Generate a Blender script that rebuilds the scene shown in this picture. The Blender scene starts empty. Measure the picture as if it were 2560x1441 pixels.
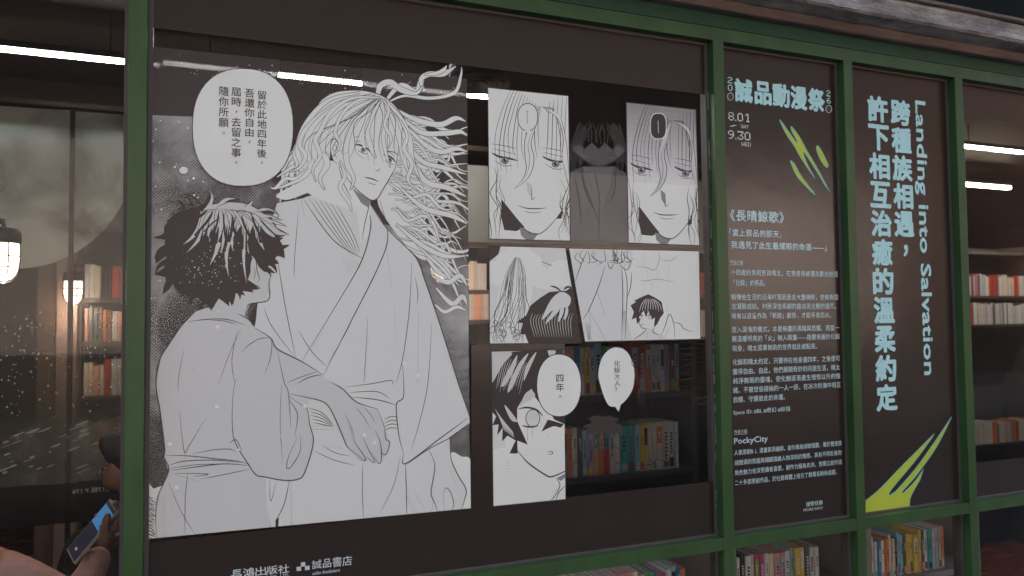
import bpy, bmesh, math, random
from mathutils import Vector, Matrix, noise
from mathutils.geometry import tessellate_polygon
S = bpy.context.scene
COL = S.collection
R = math.radians
# ---------------------------------------------------------------- camera
YAW, PITCH, ROLL, FPX = 0.384170366, 0.0418041370, -0.0109024202, 1896.436
PW, PH = 2560.0, 1441.0
CAM = Vector((0.0, -2.0, 1.6))
FW = Vector((math.sin(YAW)*math.cos(PITCH), math.cos(YAW)*math.cos(PITCH), math.sin(PITCH)))
_r0 = Vector((math.cos(YAW), -math.sin(YAW), 0)); _u0 = _r0.cross(FW)
RT = _r0*math.cos(ROLL)+_u0*math.sin(ROLL); UP = -_r0*math.sin(ROLL)+_u0*math.cos(ROLL)
cam = bpy.data.cameras.new('camera'); co = bpy.data.objects.new('camera', cam); COL.objects.link(co)
cam.sensor_width = 36; cam.lens = FPX/PW*36; cam.clip_start = .05; cam.clip_end = 500
m = Matrix.Identity(4)
for i in range(3): m[i][0], m[i][1], m[i][2], m[i][3] = RT[i], UP[i], -FW[i], CAM[i]
co.matrix_world = m
cam.dof.use_dof = True; cam.dof.focus_distance = 2.25; cam.dof.aperture_fstop = 3.5
S.camera = co
# ---------------------------------------------------------------- sky, sun, exposure
SUN_EL, SUN_AZ = R(46), R(24)          # azimuth clockwise from +y: the sun stands behind the shop, which is in shade
w = bpy.data.worlds.new('World'); S.world = w; w.use_nodes = True
nt = w.node_tree; nt.nodes.clear()
sky = nt.nodes.new('ShaderNodeTexSky'); sky.sky_type = 'NISHITA'; sky.sun_disc = False
sky.sun_elevation = SUN_EL; sky.sun_rotation = SUN_AZ; sky.dust_density = 3.5; sky.air_density = 1.2
bg = nt.nodes.new('ShaderNodeBackground'); bg.inputs['Strength'].default_value = .15
ow = nt.nodes.new('ShaderNodeOutputWorld')
nt.links.new(sky.outputs[0], bg.inputs[0]); nt.links.new(bg.outputs[0], ow.inputs[0])
sl = bpy.data.lights.new('sun', 'SUN'); sl.energy = 2.4; sl.angle = R(8); sl.color = (1, .965, .92)
so = bpy.data.objects.new('sun', sl); COL.objects.link(so)
sd = Vector((math.sin(SUN_AZ)*math.cos(SUN_EL), math.cos(SUN_AZ)*math.cos(SUN_EL), math.sin(SUN_EL)))
so.rotation_euler = sd.to_track_quat('Z', 'Y').to_euler(); so.location = (0, -6, 8)
S.view_settings.view_transform = 'Standard'; S.view_settings.look = 'None'
S.view_settings.exposure = 2.12; S.view_settings.gamma = 1; S.view_settings.use_curve_mapping = False
S.cycles.transparent_max_bounces = 32; S.cycles.max_bounces = 10; S.cycles.use_denoising = True
S.cycles.sample_clamp_indirect = 4; S.cycles.caustics_reflective = False; S.cycles.caustics_refractive = False

# ---------------------------------------------------------------- helpers
def ratio(px, py):
    d = RT*((px-PW/2)/FPX) - UP*((py-PH/2)/FPX) + FW
    return d.x/d.y, d.z/d.y
def at(px, py, Y):                      # point of the plane y=Y behind a place in the photograph
    a, b = ratio(px, py); k = Y+2.0
    return Vector((a*k, Y, 1.6+b*k))
def lin(c):
    return tuple((v/12.92 if v <= .04045 else ((v+.055)/1.055)**2.4) for v in (x/255 for x in c))
MATS = {}
def mat(name, col, rough=.5, spec=.5, ior=1.5, metal=0, bump=0, bscale=60, var=0, vscale=8, stretch=(1,1,1), emit=None, es=0, coat=0):
    if name in MATS: return MATS[name]
    M = bpy.data.materials.new(name); M.use_nodes = True; n = M.node_tree; b = n.nodes['Principled BSDF']
    b.inputs['Base Color'].default_value = (*col, 1); b.inputs['Roughness'].default_value = rough
    b.inputs['Specular IOR Level'].default_value = spec; b.inputs['IOR'].default_value = ior; b.inputs['Metallic'].default_value = metal
    b.inputs['Coat Weight'].default_value = coat
    if emit: b.inputs['Emission Color'].default_value = (*emit, 1); b.inputs['Emission Strength'].default_value = es
    if var or bump:
        tc = n.nodes.new('ShaderNodeTexCoord'); mp = n.nodes.new('ShaderNodeMapping'); mp.inputs['Scale'].default_value = stretch
        n.links.new(tc.outputs['Object'], mp.inputs[0])
    if var:
        t = n.nodes.new('ShaderNodeTexNoise'); t.inputs['Scale'].default_value = vscale; t.inputs['Detail'].default_value = 6; t.inputs['Roughness'].default_value = .62
        r = n.nodes.new('ShaderNodeValToRGB'); r.color_ramp.elements[0].position = .3; r.color_ramp.elements[1].position = .72
        r.color_ramp.elements[0].color = (*[c*(1-var) for c in col], 1); r.color_ramp.elements[1].color = (*[min(1, c*(1+var)) for c in col], 1)
        n.links.new(mp.outputs[0], t.inputs[0]); n.links.new(t.outputs[0], r.inputs[0]); n.links.new(r.outputs[0], b.inputs['Base Color'])
        mr = n.nodes.new('ShaderNodeMapRange'); mr.inputs[3].default_value = max(0, rough-.08); mr.inputs[4].default_value = min(1, rough+.1)
        n.links.new(t.outputs[0], mr.inputs[0]); n.links.new(mr.outputs[0], b.inputs['Roughness'])
    if bump:
        t2 = n.nodes.new('ShaderNodeTexNoise'); t2.inputs['Scale'].default_value = bscale; t2.inputs['Detail'].default_value = 5
        bp = n.nodes.new('ShaderNodeBump'); bp.inputs['Strength'].default_value = bump; bp.inputs['Distance'].default_value = .01
        n.links.new(mp.outputs[0], t2.inputs[0]); n.links.new(t2.outputs[0], bp.inputs['Height']); n.links.new(bp.outputs[0], b.inputs['Normal'])
    MATS[name] = M; return M
def glass(name, tint=(.93, .95, .94), f0=.04, rough=.015, haze=0):
    if name in MATS: return MATS[name]
    M = bpy.data.materials.new(name); M.use_nodes = True; n = M.node_tree; n.nodes.clear()
    o = n.nodes.new('ShaderNodeOutputMaterial'); tr = n.nodes.new('ShaderNodeBsdfTransparent'); tr.inputs[0].default_value = (*tint, 1)
    gl = n.nodes.new('ShaderNodeBsdfGlossy'); gl.inputs['Roughness'].default_value = rough; gl.inputs[0].default_value = (1, 1, 1, 1)
    lw = n.nodes.new('ShaderNodeLayerWeight'); lw.inputs[0].default_value = .5
    p = n.nodes.new('ShaderNodeMath'); p.operation = 'POWER'; p.inputs[1].default_value = 5
    q = n.nodes.new('ShaderNodeMath'); q.operation = 'MULTIPLY_ADD'; q.inputs[1].default_value = 1-f0; q.inputs[2].default_value = f0
    mx = n.nodes.new('ShaderNodeMixShader')
    if haze:
        tc = n.nodes.new('ShaderNodeTexCoord'); tn = n.nodes.new('ShaderNodeTexNoise'); tn.inputs['Scale'].default_value = 2.6; tn.inputs['Detail'].default_value = 7; tn.inputs['Roughness'].default_value = .65; tn.inputs['Distortion'].default_value = .6
        mr = n.nodes.new('ShaderNodeMapRange'); mr.inputs[1].default_value = .3; mr.inputs[2].default_value = .75; mr.inputs[3].default_value = haze*.35; mr.inputs[4].default_value = haze*1.8
        df = n.nodes.new('ShaderNodeBsdfDiffuse'); df.inputs[0].default_value = (.50, .43, .39, 1); m2 = n.nodes.new('ShaderNodeMixShader')
        n.links.new(tc.outputs['Object'], tn.inputs[0]); n.links.new(tn.outputs[0], mr.inputs[0]); n.links.new(mr.outputs[0], m2.inputs[0]); n.links.new(tr.outputs[0], m2.inputs[1]); n.links.new(df.outputs[0], m2.inputs[2]); tr = m2
    n.links.new(lw.outputs['Facing'], p.inputs[0]); n.links.new(p.outputs[0], q.inputs[0]); n.links.new(q.outputs[0], mx.inputs[0])
    n.links.new(tr.outputs[0], mx.inputs[1]); n.links.new(gl.outputs[0], mx.inputs[2]); n.links.new(mx.outputs[0], o.inputs[0])
    MATS[name] = M; return M
def print_mat(name, col, alpha=1.0, kind=None, rough=.4, lo=0.0, scale=3.0, period=.0052, thr=(.4, .6), col2=None, spec=.35, ior=1.5):
    """vinyl print: a principled sheet whose cover (0-1) is constant or follows a printed pattern"""
    if name in MATS: return MATS[name]
    M = bpy.data.materials.new(name); M.use_nodes = True; n = M.node_tree; b = n.nodes['Principled BSDF']
    b.inputs['Base Color'].default_value = (*col, 1); b.inputs['Roughness'].default_value = rough
    b.inputs['Specular IOR Level'].default_value = spec; b.inputs['IOR'].default_value = ior
    tc = n.nodes.new('ShaderNodeTexCoord')
    L = n.links
    def dots(per):
        mp = n.nodes.new('ShaderNodeMapping'); mp.inputs['Rotation'].default_value = (0, R(45), 0)
        L.new(tc.outputs['Object'], mp.inputs[0]); sx = n.nodes.new('ShaderNodeSeparateXYZ'); L.new(mp.outputs[0], sx.inputs[0])
        out = []
        for k in ('X', 'Z'):
            a = n.nodes.new('ShaderNodeMath'); a.operation = 'MULTIPLY'; a.inputs[1].default_value = 2*math.pi/per
            s = n.nodes.new('ShaderNodeMath'); s.operation = 'SINE'; L.new(sx.outputs[k], a.inputs[0]); L.new(a.outputs[0], s.inputs[0]); out.append(s)
        ad = n.nodes.new('ShaderNodeMath'); ad.operation = 'ADD'; L.new(out[0].outputs[0], ad.inputs[0]); L.new(out[1].outputs[0], ad.inputs[1])
        return ad
    if kind == 'tone':                                   # opaque: two printed densities in a 45 degree screen
        d = dots(period); r = n.nodes.new('ShaderNodeMapRange'); r.inputs[1].default_value = -1; r.inputs[2].default_value = 1
        mx = n.nodes.new('ShaderNodeMix'); mx.data_type = 'RGBA'; L.new(d.outputs[0], r.inputs[0]); L.new(r.outputs[0], mx.inputs['Factor'])
        mx.inputs['A'].default_value = (*col, 1); mx.inputs['B'].default_value = (*col2, 1); L.new(mx.outputs['Result'], b.inputs['Base Color'])
    elif kind == 'cloud':
        t = n.nodes.new('ShaderNodeTexNoise'); t.inputs['Scale'].default_value = scale; t.inputs['Detail'].default_value = 9; t.inputs['Roughness'].default_value = .6; t.inputs['Distortion'].default_value = .4
        L.new(tc.outputs['Object'], t.inputs[0])
        r = n.nodes.new('ShaderNodeMapRange'); r.inputs[1].default_value = thr[0]; r.inputs[2].default_value = thr[1]; r.inputs[3].default_value = lo; r.inputs[4].default_value = alpha
        L.new(t.outputs[0], r.inputs[0]); last = r
        if period:
            d = dots(period); a = n.nodes.new('ShaderNodeMath'); a.operation = 'MULTIPLY_ADD'; a.inputs[1].default_value = .09; L.new(d.outputs[0], a.inputs[0]); L.new(r.outputs[0], a.inputs[2]); a.use_clamp = True; last = a
        L.new(last.outputs[0], b.inputs['Alpha'])
    elif kind == 'dots':
        d = dots(period); r = n.nodes.new('ShaderNodeMapRange'); r.inputs[1].default_value = -1; r.inputs[2].default_value = 1; r.inputs[3].default_value = lo; r.inputs[4].default_value = alpha
        L.new(d.outputs[0], r.inputs[0]); L.new(r.outputs[0], b.inputs['Alpha'])
    elif kind == 'fine':
        t = n.nodes.new('ShaderNodeTexNoise'); t.inputs['Scale'].default_value = scale; t.inputs['Detail'].default_value = 4; L.new(tc.outputs['Object'], t.inputs[0])
        mx = n.nodes.new('ShaderNodeMix'); mx.data_type = 'RGBA'; L.new(t.outputs[0], mx.inputs['Factor'])
        mx.inputs['A'].default_value = (*[c*.94 for c in col], 1); mx.inputs['B'].default_value = (*[min(1, c*1.05) for c in col], 1); L.new(mx.outputs['Result'], b.inputs['Base Color'])
        b.inputs['Alpha'].default_value = alpha
        t3 = n.nodes.new('ShaderNodeTexNoise'); t3.inputs['Scale'].default_value = 7; t3.inputs['Detail'].default_value = 3; bp = n.nodes.new('ShaderNodeBump'); bp.inputs['Strength'].default_value = .12; bp.inputs['Distance'].default_value = .01
        L.new(tc.outputs['Object'], t3.inputs[0]); L.new(t3.outputs[0], bp.inputs['Height']); L.new(bp.outputs[0], b.inputs['Normal'])
    else:
        b.inputs['Alpha'].default_value = alpha
    MATS[name] = M; return M

def tag(o, label=None, cat=None, group=None, kind=None):
    if label: o['label'] = label
    if cat: o['category'] = cat
    if group: o['group'] = group
    if kind: o['kind'] = kind
    return o
def empty(name, loc=(0, 0, 0), label=None, cat=None, group=None):
    o = bpy.data.objects.new(name, None); COL.objects.link(o); o.location = loc; o.empty_display_size = .1
    return tag(o, label, cat, group)
def link(name, bm_or_me, mats, parent=None, smooth=False, world=True):
    if isinstance(bm_or_me, bmesh.types.BMesh):
        me = bpy.data.meshes.new(name); bm_or_me.to_mesh(me); bm_or_me.free()
    else: me = bm_or_me
    for M in (mats if isinstance(mats, (list, tuple)) else [mats]): me.materials.append(M)
    if smooth:
        for p in me.polygons: p.use_smooth = True
    o = bpy.data.objects.new(name, me); COL.objects.link(o)
    if parent:
        o.parent = parent
        if world: o.matrix_parent_inverse = Matrix.Translation(parent.location).inverted()
    return o
def box(bm, x0, x1, y0, y1, z0, z1, mi=0, bev=0):
    vs = [bm.verts.new((x, y, z)) for x in (x0, x1) for y in (y0, y1) for z in (z0, z1)]
    fs = [bm.faces.new([vs[i] for i in f]) for f in ((0, 1, 3, 2), (4, 6, 7, 5), (0, 4, 5, 1), (2, 3, 7, 6), (0, 2, 6, 4), (1, 5, 7, 3))]
    for f in fs: f.material_index = mi
    if bev:
        es = list({e for f in fs for e in f.edges})
        r = bmesh.ops.bevel(bm, geom=es, offset=bev, segments=2, affect='EDGES', profile=.7)
        for f in r['faces']: f.material_index = mi
def boxes(*bb, bev=0):
    bm = bmesh.new()
    for b in bb: box(bm, *b, bev=bev)
    return bm
def lathe(bm, prof, c, n=24, mi=0):
    rings = []
    for (r, z) in prof:
        rings.append([bm.verts.new((c[0]+r*math.cos(2*math.pi*i/n), c[1]+r*math.sin(2*math.pi*i/n), c[2]+z)) for i in range(n)])
    for a, b in zip(rings, rings[1:]):
        for i in range(n):
            f = bm.faces.new((a[i], a[(i+1) % n], b[(i+1) % n], b[i])); f.material_index = mi
    for ring, rev in ((rings[0], True), (rings[-1], False)):
        try: bm.faces.new(ring[::-1] if rev else ring)
        except ValueError: pass
def tube(bm, pts, r, n=8):
    pts = [Vector(p) for p in pts]; rings = []
    for i, p in enumerate(pts):
        d = (pts[min(i+1, len(pts)-1)]-pts[max(i-1, 0)]).normalized()
        a = d.orthogonal().normalized() if i == 0 else (a-d*a.dot(d)).normalized()
        b = d.cross(a); rr = r[i] if isinstance(r, (list, tuple)) else r
        rings.append([bm.verts.new(p+(a*math.cos(2*math.pi*k/n)+b*math.sin(2*math.pi*k/n))*rr) for k in range(n)])
    for s, t in zip(rings, rings[1:]):
        for k in range(n): bm.faces.new((s[k], s[(k+1) % n], t[(k+1) % n], t[k]))
    bm.faces.new(rings[0][::-1]); bm.faces.new(rings[-1])
def cat(pts, closed=False, n=8):
    out = []; N = len(pts)
    if N < 3: return [tuple(p) for p in pts]
    rng = N if closed else N-1
    for i in range(rng):
        g = lambda j: pts[j % N] if closed else pts[max(0, min(N-1, j))]
        a, b, c, d = g(i-1), g(i), g(i+1), g(i+2)
        for k in range(n):
            t = k/n; t2 = t*t; t3 = t2*t
            out.append(tuple(.5*((2*b[q])+(-a[q]+c[q])*t+(2*a[q]-5*b[q]+4*c[q]-d[q])*t2+(-a[q]+3*b[q]-3*c[q]+d[q])*t3) for q in (0, 1)))
    if not closed: out.append(tuple(pts[-1]))
    return out
def clip_poly(poly, clip):
    """convex clip in photo coordinates (clip given clockwise on screen)"""
    out = poly
    for i in range(len(clip)):
        a, b = clip[i], clip[(i+1) % len(clip)]; inp = out; out = []
        side = lambda p: (b[0]-a[0])*(p[1]-a[1])-(b[1]-a[1])*(p[0]-a[0])
        for j in range(len(inp)):
            p, q = inp[j-1], inp[j]; sp, sq = side(p), side(q)
            if sq >= 0:
                if sp < 0: t = sp/(sp-sq); out.append((p[0]+(q[0]-p[0])*t, p[1]+(q[1]-p[1])*t))
                out.append(q)
            elif sp >= 0:
                t = sp/(sp-sq); out.append((p[0]+(q[0]-p[0])*t, p[1]+(q[1]-p[1])*t))
        if len(out) < 3: return []
    return out
GLASS_Y = .034
class Sheet:
    """printed vinyl lying on a pane; shapes are drawn on the pane's own plane, each a hair proud of the last"""
    def __init__(s, thing, y=GLASS_Y, clip=None, off=.0004, step=3e-6):
        s.t, s.y, s.clip, s.off, s.step, s.bms, s.mats = thing, y, clip, off, step, {}, {}
    def face(s, bm, poly):
        if s.clip: poly = clip_poly(poly, s.clip)
        if len(poly) < 3: return
        try: bm.faces.new([bm.verts.new(at(p[0], p[1], s.y-s.off)) for p in poly])
        except ValueError: pass
    def bm(s, part, M):
        if '|' not in part: part += '|'+M.name
        if part not in s.bms: s.bms[part] = bmesh.new(); s.mats[part] = M
        s.off += s.step; return s.bms[part]
    def fill(s, pts, part, M, smooth=False, n=8):
        if smooth: pts = cat(pts, True, n)
        bm = s.bm(part, M)
        for t in tessellate_polygon([[Vector((p[0], p[1], 0)) for p in pts]]):
            s.face(bm, [pts[i] for i in (t if (pts[t[1]][0]-pts[t[0]][0])*(pts[t[2]][1]-pts[t[0]][1])-(pts[t[1]][1]-pts[t[0]][1])*(pts[t[2]][0]-pts[t[0]][0]) > 0 else t[::-1])])
    def stroke(s, pts, wd, part, M, taper=(.25, .25), smooth=True, n=8):
        if smooth: pts = cat(pts, False, n)
        bm = s.bm(part, M); N = len(pts); L = []; Rr = []
        for i, p in enumerate(pts):
            a, b = pts[max(0, i-1)], pts[min(N-1, i+1)]
            dx, dy = b[0]-a[0], b[1]-a[1]; l = math.hypot(dx, dy) or 1
            t = i/(N-1); k = min(1, (taper[0]+(1-taper[0])*t/.3) if t < .3 else 1, (taper[1]+(1-taper[1])*(1-t)/.3) if t > .7 else 1)
            h = wd*k/2; L.append((p[0]+dy/l*h, p[1]-dx/l*h)); Rr.append((p[0]-dy/l*h, p[1]+dx/l*h))
        for i in range(N-1): s.face(bm, [L[i], L[i+1], Rr[i+1], Rr[i]])
    def blob(s, c, rx, ry, part, M, n=28): s.fill([(c[0]+rx*math.cos(2*math.pi*i/n), c[1]+ry*math.sin(2*math.pi*i/n)) for i in range(n)], part, M)
    def done(s):
        for k, b in s.bms.items(): link(k.split('|')[0], b, s.mats[k], s.t)

# ---------------------------------------------------------------- materials
GREEN = mat('green_paint', (.037, .086, .027), .32, .32, var=.24, vscale=9, bump=.06, bscale=120, stretch=(1, 1, .35))
GREEN2 = mat('green_paint_fascia', (.016, .062, .034), .4, .3, var=.2, vscale=4, bump=.02, bscale=200)
BEAD = mat('glazing_rubber', (.075, .068, .064), .45, .4, var=.12, vscale=25)
CONC = mat('weathered_concrete', (.30, .285, .27), .9, .15, bump=.8, bscale=70, var=.55, vscale=9, stretch=(.8, 2, 2))
CONC2 = mat('brown_stained_concrete', (.15, .118, .10), .85, .2, bump=.5, bscale=60, var=.35, vscale=9, stretch=(.5, 2, 2))
DARKW = mat('dark_green_wall', (.0035, .006, .0045), .8, .1, var=.2, vscale=2)
GLS = glass('window_glass', haze=.006, f0=.011)
GLSI = glass('inner_glass', f0=.004)
FILM = print_mat('brown_window_film', (.025, .016, .0115), 1, 'fine', rough=.20, scale=2.0, spec=.5, ior=1.58)
TINT = print_mat('tinted_print', (.05, .040, .032), 0.93, 'dots', rough=.35, lo=.78, period=.006)
WHITE = print_mat('white_vinyl', (.795, .835, .735), 1, 'fine', rough=.45, scale=4)
TONE1 = print_mat('light_tone_vinyl', (.765, .80, .72), kind='tone', col2=(.65, .68, .615), rough=.45)
TONE2 = print_mat('mid_tone_vinyl', (.69, .715, .65), kind='tone', col2=(.55, .57, .52), rough=.45)
TONE3 = print_mat('dark_tone_vinyl', (.36, .36, .35), kind='tone', col2=(.15, .145, .14), rough=.45)
INK = print_mat('brown_black_ink', (.040, .033, .030), 1, rough=.38)
LINE = print_mat('line_ink', (.05, .046, .045), 1, rough=.4)
CLOUD = print_mat('cloud_print', (.60, .61, .55), .85, 'cloud', scale=3.2, thr=(.42, .66), lo=.12)
TEAL = print_mat('pale_teal_vinyl', (.44, .76, .73), 1, 'fine', rough=.4, scale=5)
TEALP = print_mat('pale_teal_lettering', (.56, .77, .75), 1, 'fine', rough=.4, scale=5)
LIME = print_mat('lime_vinyl', (.46, .58, .05), 1, 'fine', rough=.4, scale=3)
AQUA = print_mat('aqua_outline', (.13, .44, .46), 1, rough=.4)
GREYL = print_mat('grey_lettering', (.60, .66, .63), 1, 'fine', rough=.4, scale=5)

# ---------------------------------------------------------------- the setting
def struct(name, bm, M): return tag(link(name, bm, M), kind='structure')
ASPH = mat('asphalt', (.05, .05, .05), .9, .2, bump=.4, bscale=80, var=.3, vscale=6)
PAVE = mat('paving_stone', (.16, .15, .14), .8, .3, bump=.2, bscale=40, var=.2, vscale=3)
WOODF = mat('red_brown_floorboards', (.16, .034, .016), .25, .5, var=.55, vscale=3, stretch=(.6, 7, 1), bump=.05)
CEIL = mat('dark_brown_ceiling', (.022, .015, .012), .6, .3, var=.25, vscale=3)
struct('ground', boxes((-60, 60, -60, -3.2, -.6, 0.0)), ASPH)
struct('pavement', boxes((-60, 60, -3.2, -.02, -.6, .12)), PAVE)
FZ = -.45
struct('shop_floor', boxes((-4, 12, .06, 9, FZ-.1, FZ)), WOODF)
struct('shop_ceiling', boxes((-4, 12, .06, 9, 2.98, 3.08)), CEIL)
WALLD = mat('shop_wall_paint', (.028, .016, .012), .6, .4, var=.2, vscale=2)
tag(link('shop_wall', boxes((-4.2, 12.2, 9, 9.2, FZ-.1, 3.08)), WALLD), 'dark brown plaster wall at the back of the shop', 'wall')
tag(link('shop_wall', boxes((-4.2, -4, .06, 9, FZ-.1, 3.08)), WALLD), 'dark side wall at the left end of the shop', 'wall')
tag(link('shop_wall', boxes((12, 12.2, .06, 9, FZ-.1, 3.08)), WALLD), 'dark side wall at the right end of the shop', 'wall')
# unseen buildings across the street, toned to shape the reflection in the window film
STUC = mat('pale_stucco', (.62, .50, .44), .9, .2, bump=.3, bscale=20, var=.3, vscale=.35)
PLIN = mat('dark_reflection_band', (.035, .027, .023), .7, .3, var=.2, vscale=1)
ob = empty('unseen_reflected_building', (0, -12.5, 0), 'unseen pale stucco building, banded to shape the reflection in the window film', 'building')
link('wall', boxes((-30, 15.6, -20, -12.5, 1.1, 4.8)), STUC, ob)
link('plinth', boxes((-30, 15.6, -19.9, -12.45, -.3, 1.1)), PLIN, ob)
link('upper_storeys', boxes((-30, 15.6, -19.9, -12.45, 4.8, 12)), PLIN, ob)  # dark above and below the pale wall, to grade the film's reflection
nb = empty('unseen_reflected_building', (20, -12.5, 0), 'unseen dark brick building added to darken the reflection in the right panes', 'building')  # added out of view to darken what the right-hand panes reflect
BRK = mat('dark_brick', (.075, .042, .03), .85, .2, bump=.3, bscale=20, var=.4, vscale=.5)
link('wall', boxes((15.62, 45, -20, -12.5, 1.1, 9)), BRK, nb); link('plinth', boxes((15.62, 45, -19.9, -12.45, -.3, 1.1)), PLIN, nb); link('parapet', boxes((15.62, 45, -19.9, -12.4, 9, 12)), PLIN, nb)
# ---------------------------------------------------------------- green shopfront
XA0, XA1, XB0, XB1, XC0, XC1, XD0, XD1 = -.1745, -.134, 1.5203, 1.5615, 2.0748, 2.1138, 2.6263, 2.6671
ZT, ZS, ZB, ZB2 = 2.499, 2.5425, .9043, .8658
FX0, FX1 = -1.7, 4.35
sf = empty('shopfront', (1.2, 0, .12), 'green painted steel shopfront framing tall panes of glass', 'shopfront')
D = .075
def gp(name, *b, bev=.0012, M=GREEN): return link(name, boxes(*b, bev=bev), M, sf)
for (a, b) in ((XA0, XA1), (XB0, XB1), (XC0, XC1), (XD0, XD1), (FX0-.04, FX0), (FX1, FX1+.04)): gp('mullion', (a, b, 0, D, .2, ZT))
gp('top_rail', (FX0-.04, FX1+.04, 0, D, ZT+.0002, ZS))
gp('fascia', (FX0-.04, FX1+.04, .0025, D, ZS+.003, 2.78), M=GREEN2)
edges = [FX0, XA0, XA1, XB0, XB1, XC0, XC1, XD0, XD1, FX1]
bays = [(edges[i], edges[i+1]) for i in range(0, 10, 2)]
for i, (a, b) in enumerate(bays):
    gp('transom', (a+.0003, b-.0003, .001, D, ZB2, ZB))
    gp('kick_rail', (a+.0003, b-.0003, .001, D, .2, .26))
    for (z0, z1) in ((ZB, ZT), (.26, ZB2)):
        bw = .011
        bm = boxes((a, a+bw, .030, .060, z0, z1), (b-bw, b, .030, .060, z0, z1), (a+bw, b-bw, .030, .060, z0, z0+.0075), (a+bw, b-bw, .030, .060, z1-.0075, z1), bev=.001)
        link('glazing_bead', bm, BEAD, sf)
        link('glass_pane', boxes((a+.006, b-.006, GLASS_Y, GLASS_Y+.006, z0+.004, z1-.004)), GLS, sf)
gp('plinth', (FX0-.04, FX1+.04, .0, .12, -.1, .2), M=GREEN2)
# ragged silver tape showing along the right edge of the widest pane
TAPE = mat('silver_tape', (.55, .55, .54), .3, metal=.7, var=.3, vscale=60)
_r = random.Random(2); bm = bmesh.new(); z = 1.0
while z < 2.42:
    h = _r.choice((.004, .01, .03, .06)); x0 = XB0-.0035+_r.uniform(-.0012, .0012)
    if _r.random() < (.75 if z < 1.9 else .3): box(bm, x0, x0+_r.uniform(.0008, .003), .0285, .0297, z, z+h)
    z += h+_r.uniform(.001, .02)
link('silver_tape', bm, TAPE, sf)
# walls either side of the shopfront and above it
tag(link('shop_wall', boxes((-30, FX0-.045, .01, .3, -.1, 2.6)), DARKW), 'dark wall to the left of the green shopfront', 'wall')
tag(link('shop_wall', boxes((FX1+.045, 40, .01, .3, -.1, 2.6)), DARKW), 'dark wall to the right of the green shopfront', 'wall')
tag(link('upper_wall', boxes((-30, 40, .08, .4, 2.785, 7.5)), DARKW), 'nearly black upper wall above the concrete ledge', 'wall')
# concrete ledge: a lower fillet and a weathered nosing
cl = empty('concrete_ledge', (1, 0, 2.58), 'weathered grey brown concrete ledge running above the green fascia', 'ledge')
def rough_bar(name, prof, M, seed, amp):
    bm = bmesh.new(); rings = []; N = 260
    for i in range(N+1):
        x = -4+12*i/N; ring = []
        for j, (y, z) in enumerate(prof):
            nv = noise.noise_vector(Vector((x*3.1+seed, j*2.3, seed))); nw = noise.noise_vector(Vector((x*17+seed, j*5.3, seed)))
            k = 0 if y > .02 else 1
            ring.append(bm.verts.new((x, y+(nv.y*amp+nw.y*amp*.5)*k, z+(nv.z*amp+nw.z*amp*.6)*k)))
        rings.append(ring)
    n = len(prof)
    for a, b in zip(rings, rings[1:]):
        for j in range(n): bm.faces.new((a[j], b[j], b[(j+1) % n], a[(j+1) % n]))
    bm.faces.new(rings[0]); bm.faces.new(rings[-1][::-1])
    bmesh.ops.recalc_face_normals(bm, faces=bm.faces)
    return link(name, bm, M, cl)
rough_bar('lower_fillet', [(.06, 2.589), (-.024, 2.589), (-.030, 2.592), (-.031, 2.606), (-.030, 2.621), (-.026, 2.626), (.06, 2.6262)], CONC2, 1.7, .0022)
rough_bar('nosing', [(.06, 2.6268), (-.03, 2.6268), (-.092, 2.631), (-.100, 2.638), (-.101, 2.652), (-.095, 2.657), (-.098, 2.672), (-.104, 2.687), (-.098, 2.699), (.06, 2.701)], CONC, 5.2, .0035)
rough_bar('rim', [(.06, 2.7015), (-.104, 2.7005), (-.112, 2.704), (-.112, 2.714), (-.104, 2.718), (.06, 2.719)], CONC2, 9.2, .002)
# ---------------------------------------------------------------- lettering
_glyph = {}
def glyph(s, off=0.0, shear=0.0):
    k = (s, off, shear)
    if k not in _glyph:
        cu = bpy.data.curves.new('text', 'FONT'); cu.body = s; cu.resolution_u = 2; cu.shear = shear
        o = bpy.data.objects.new('text', cu); COL.objects.link(o)
        me = bpy.data.meshes.new_from_object(o.evaluated_get(bpy.context.evaluated_depsgraph_get()))
        V = [(v.co.x, v.co.y) for v in me.vertices]; F = [tuple(p.vertices) for p in me.polygons]
        bpy.data.objects.remove(o); bpy.data.curves.remove(cu); bpy.data.meshes.remove(me)
        xs = [v[0] for v in V]; ys = [v[1] for v in V]
        _glyph[k] = (V, F, min(xs), max(xs), min(ys), max(ys), off)
    return _glyph[k]
def put(bm, g, y, x0, x1, z0, z1, rot=False, box_=None):
    V, F, a, b, c, d, off = g
    if off > 0:                                   # heavier strokes: a few copies of the outline, each shifted a little
        e = off*(z1-z0 if not rot else x1-x0)*.62; n = 8 if off > .014 else 4
        for k in range(n):
            q = 2*math.pi*k/n+.4; put(bm, (V, F, a, b, c, d, 0), y+3e-6*k, x0+e+e*math.cos(q), x1-e+e*math.cos(q), z0+e+e*math.sin(q), z1-e+e*math.sin(q), rot, box_)
        return
    if box_: a, b, c, d = box_
    vs = []
    for (u, v) in V:
        s, t = (u-a)/(b-a), (v-c)/(d-c)
        if rot: s, t = t, 1-s                    # lettering turned a quarter clockwise, reading downwards
        vs.append(bm.verts.new((x0+(x1-x0)*s, y, z0+(z1-z0)*t)))
    for f in F:
        try: bm.faces.new([vs[i] for i in f])
        except ValueError: pass
def rect(px, Y):                                  # photo box (left, top, right, bottom at left end, bottom at right end) -> plane box
    x0, yt0, x1, yt1, yb0, yb1 = px
    A, B, C_, D_ = at(x0, yt0, Y), at(x1, yt1, Y), at(x0, yb0, Y), at(x1, yb1, Y)
    return (A.x+C_.x)/2, (B.x+D_.x)/2, (C_.z+D_.z)/2, (A.z+B.z)/2
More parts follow.
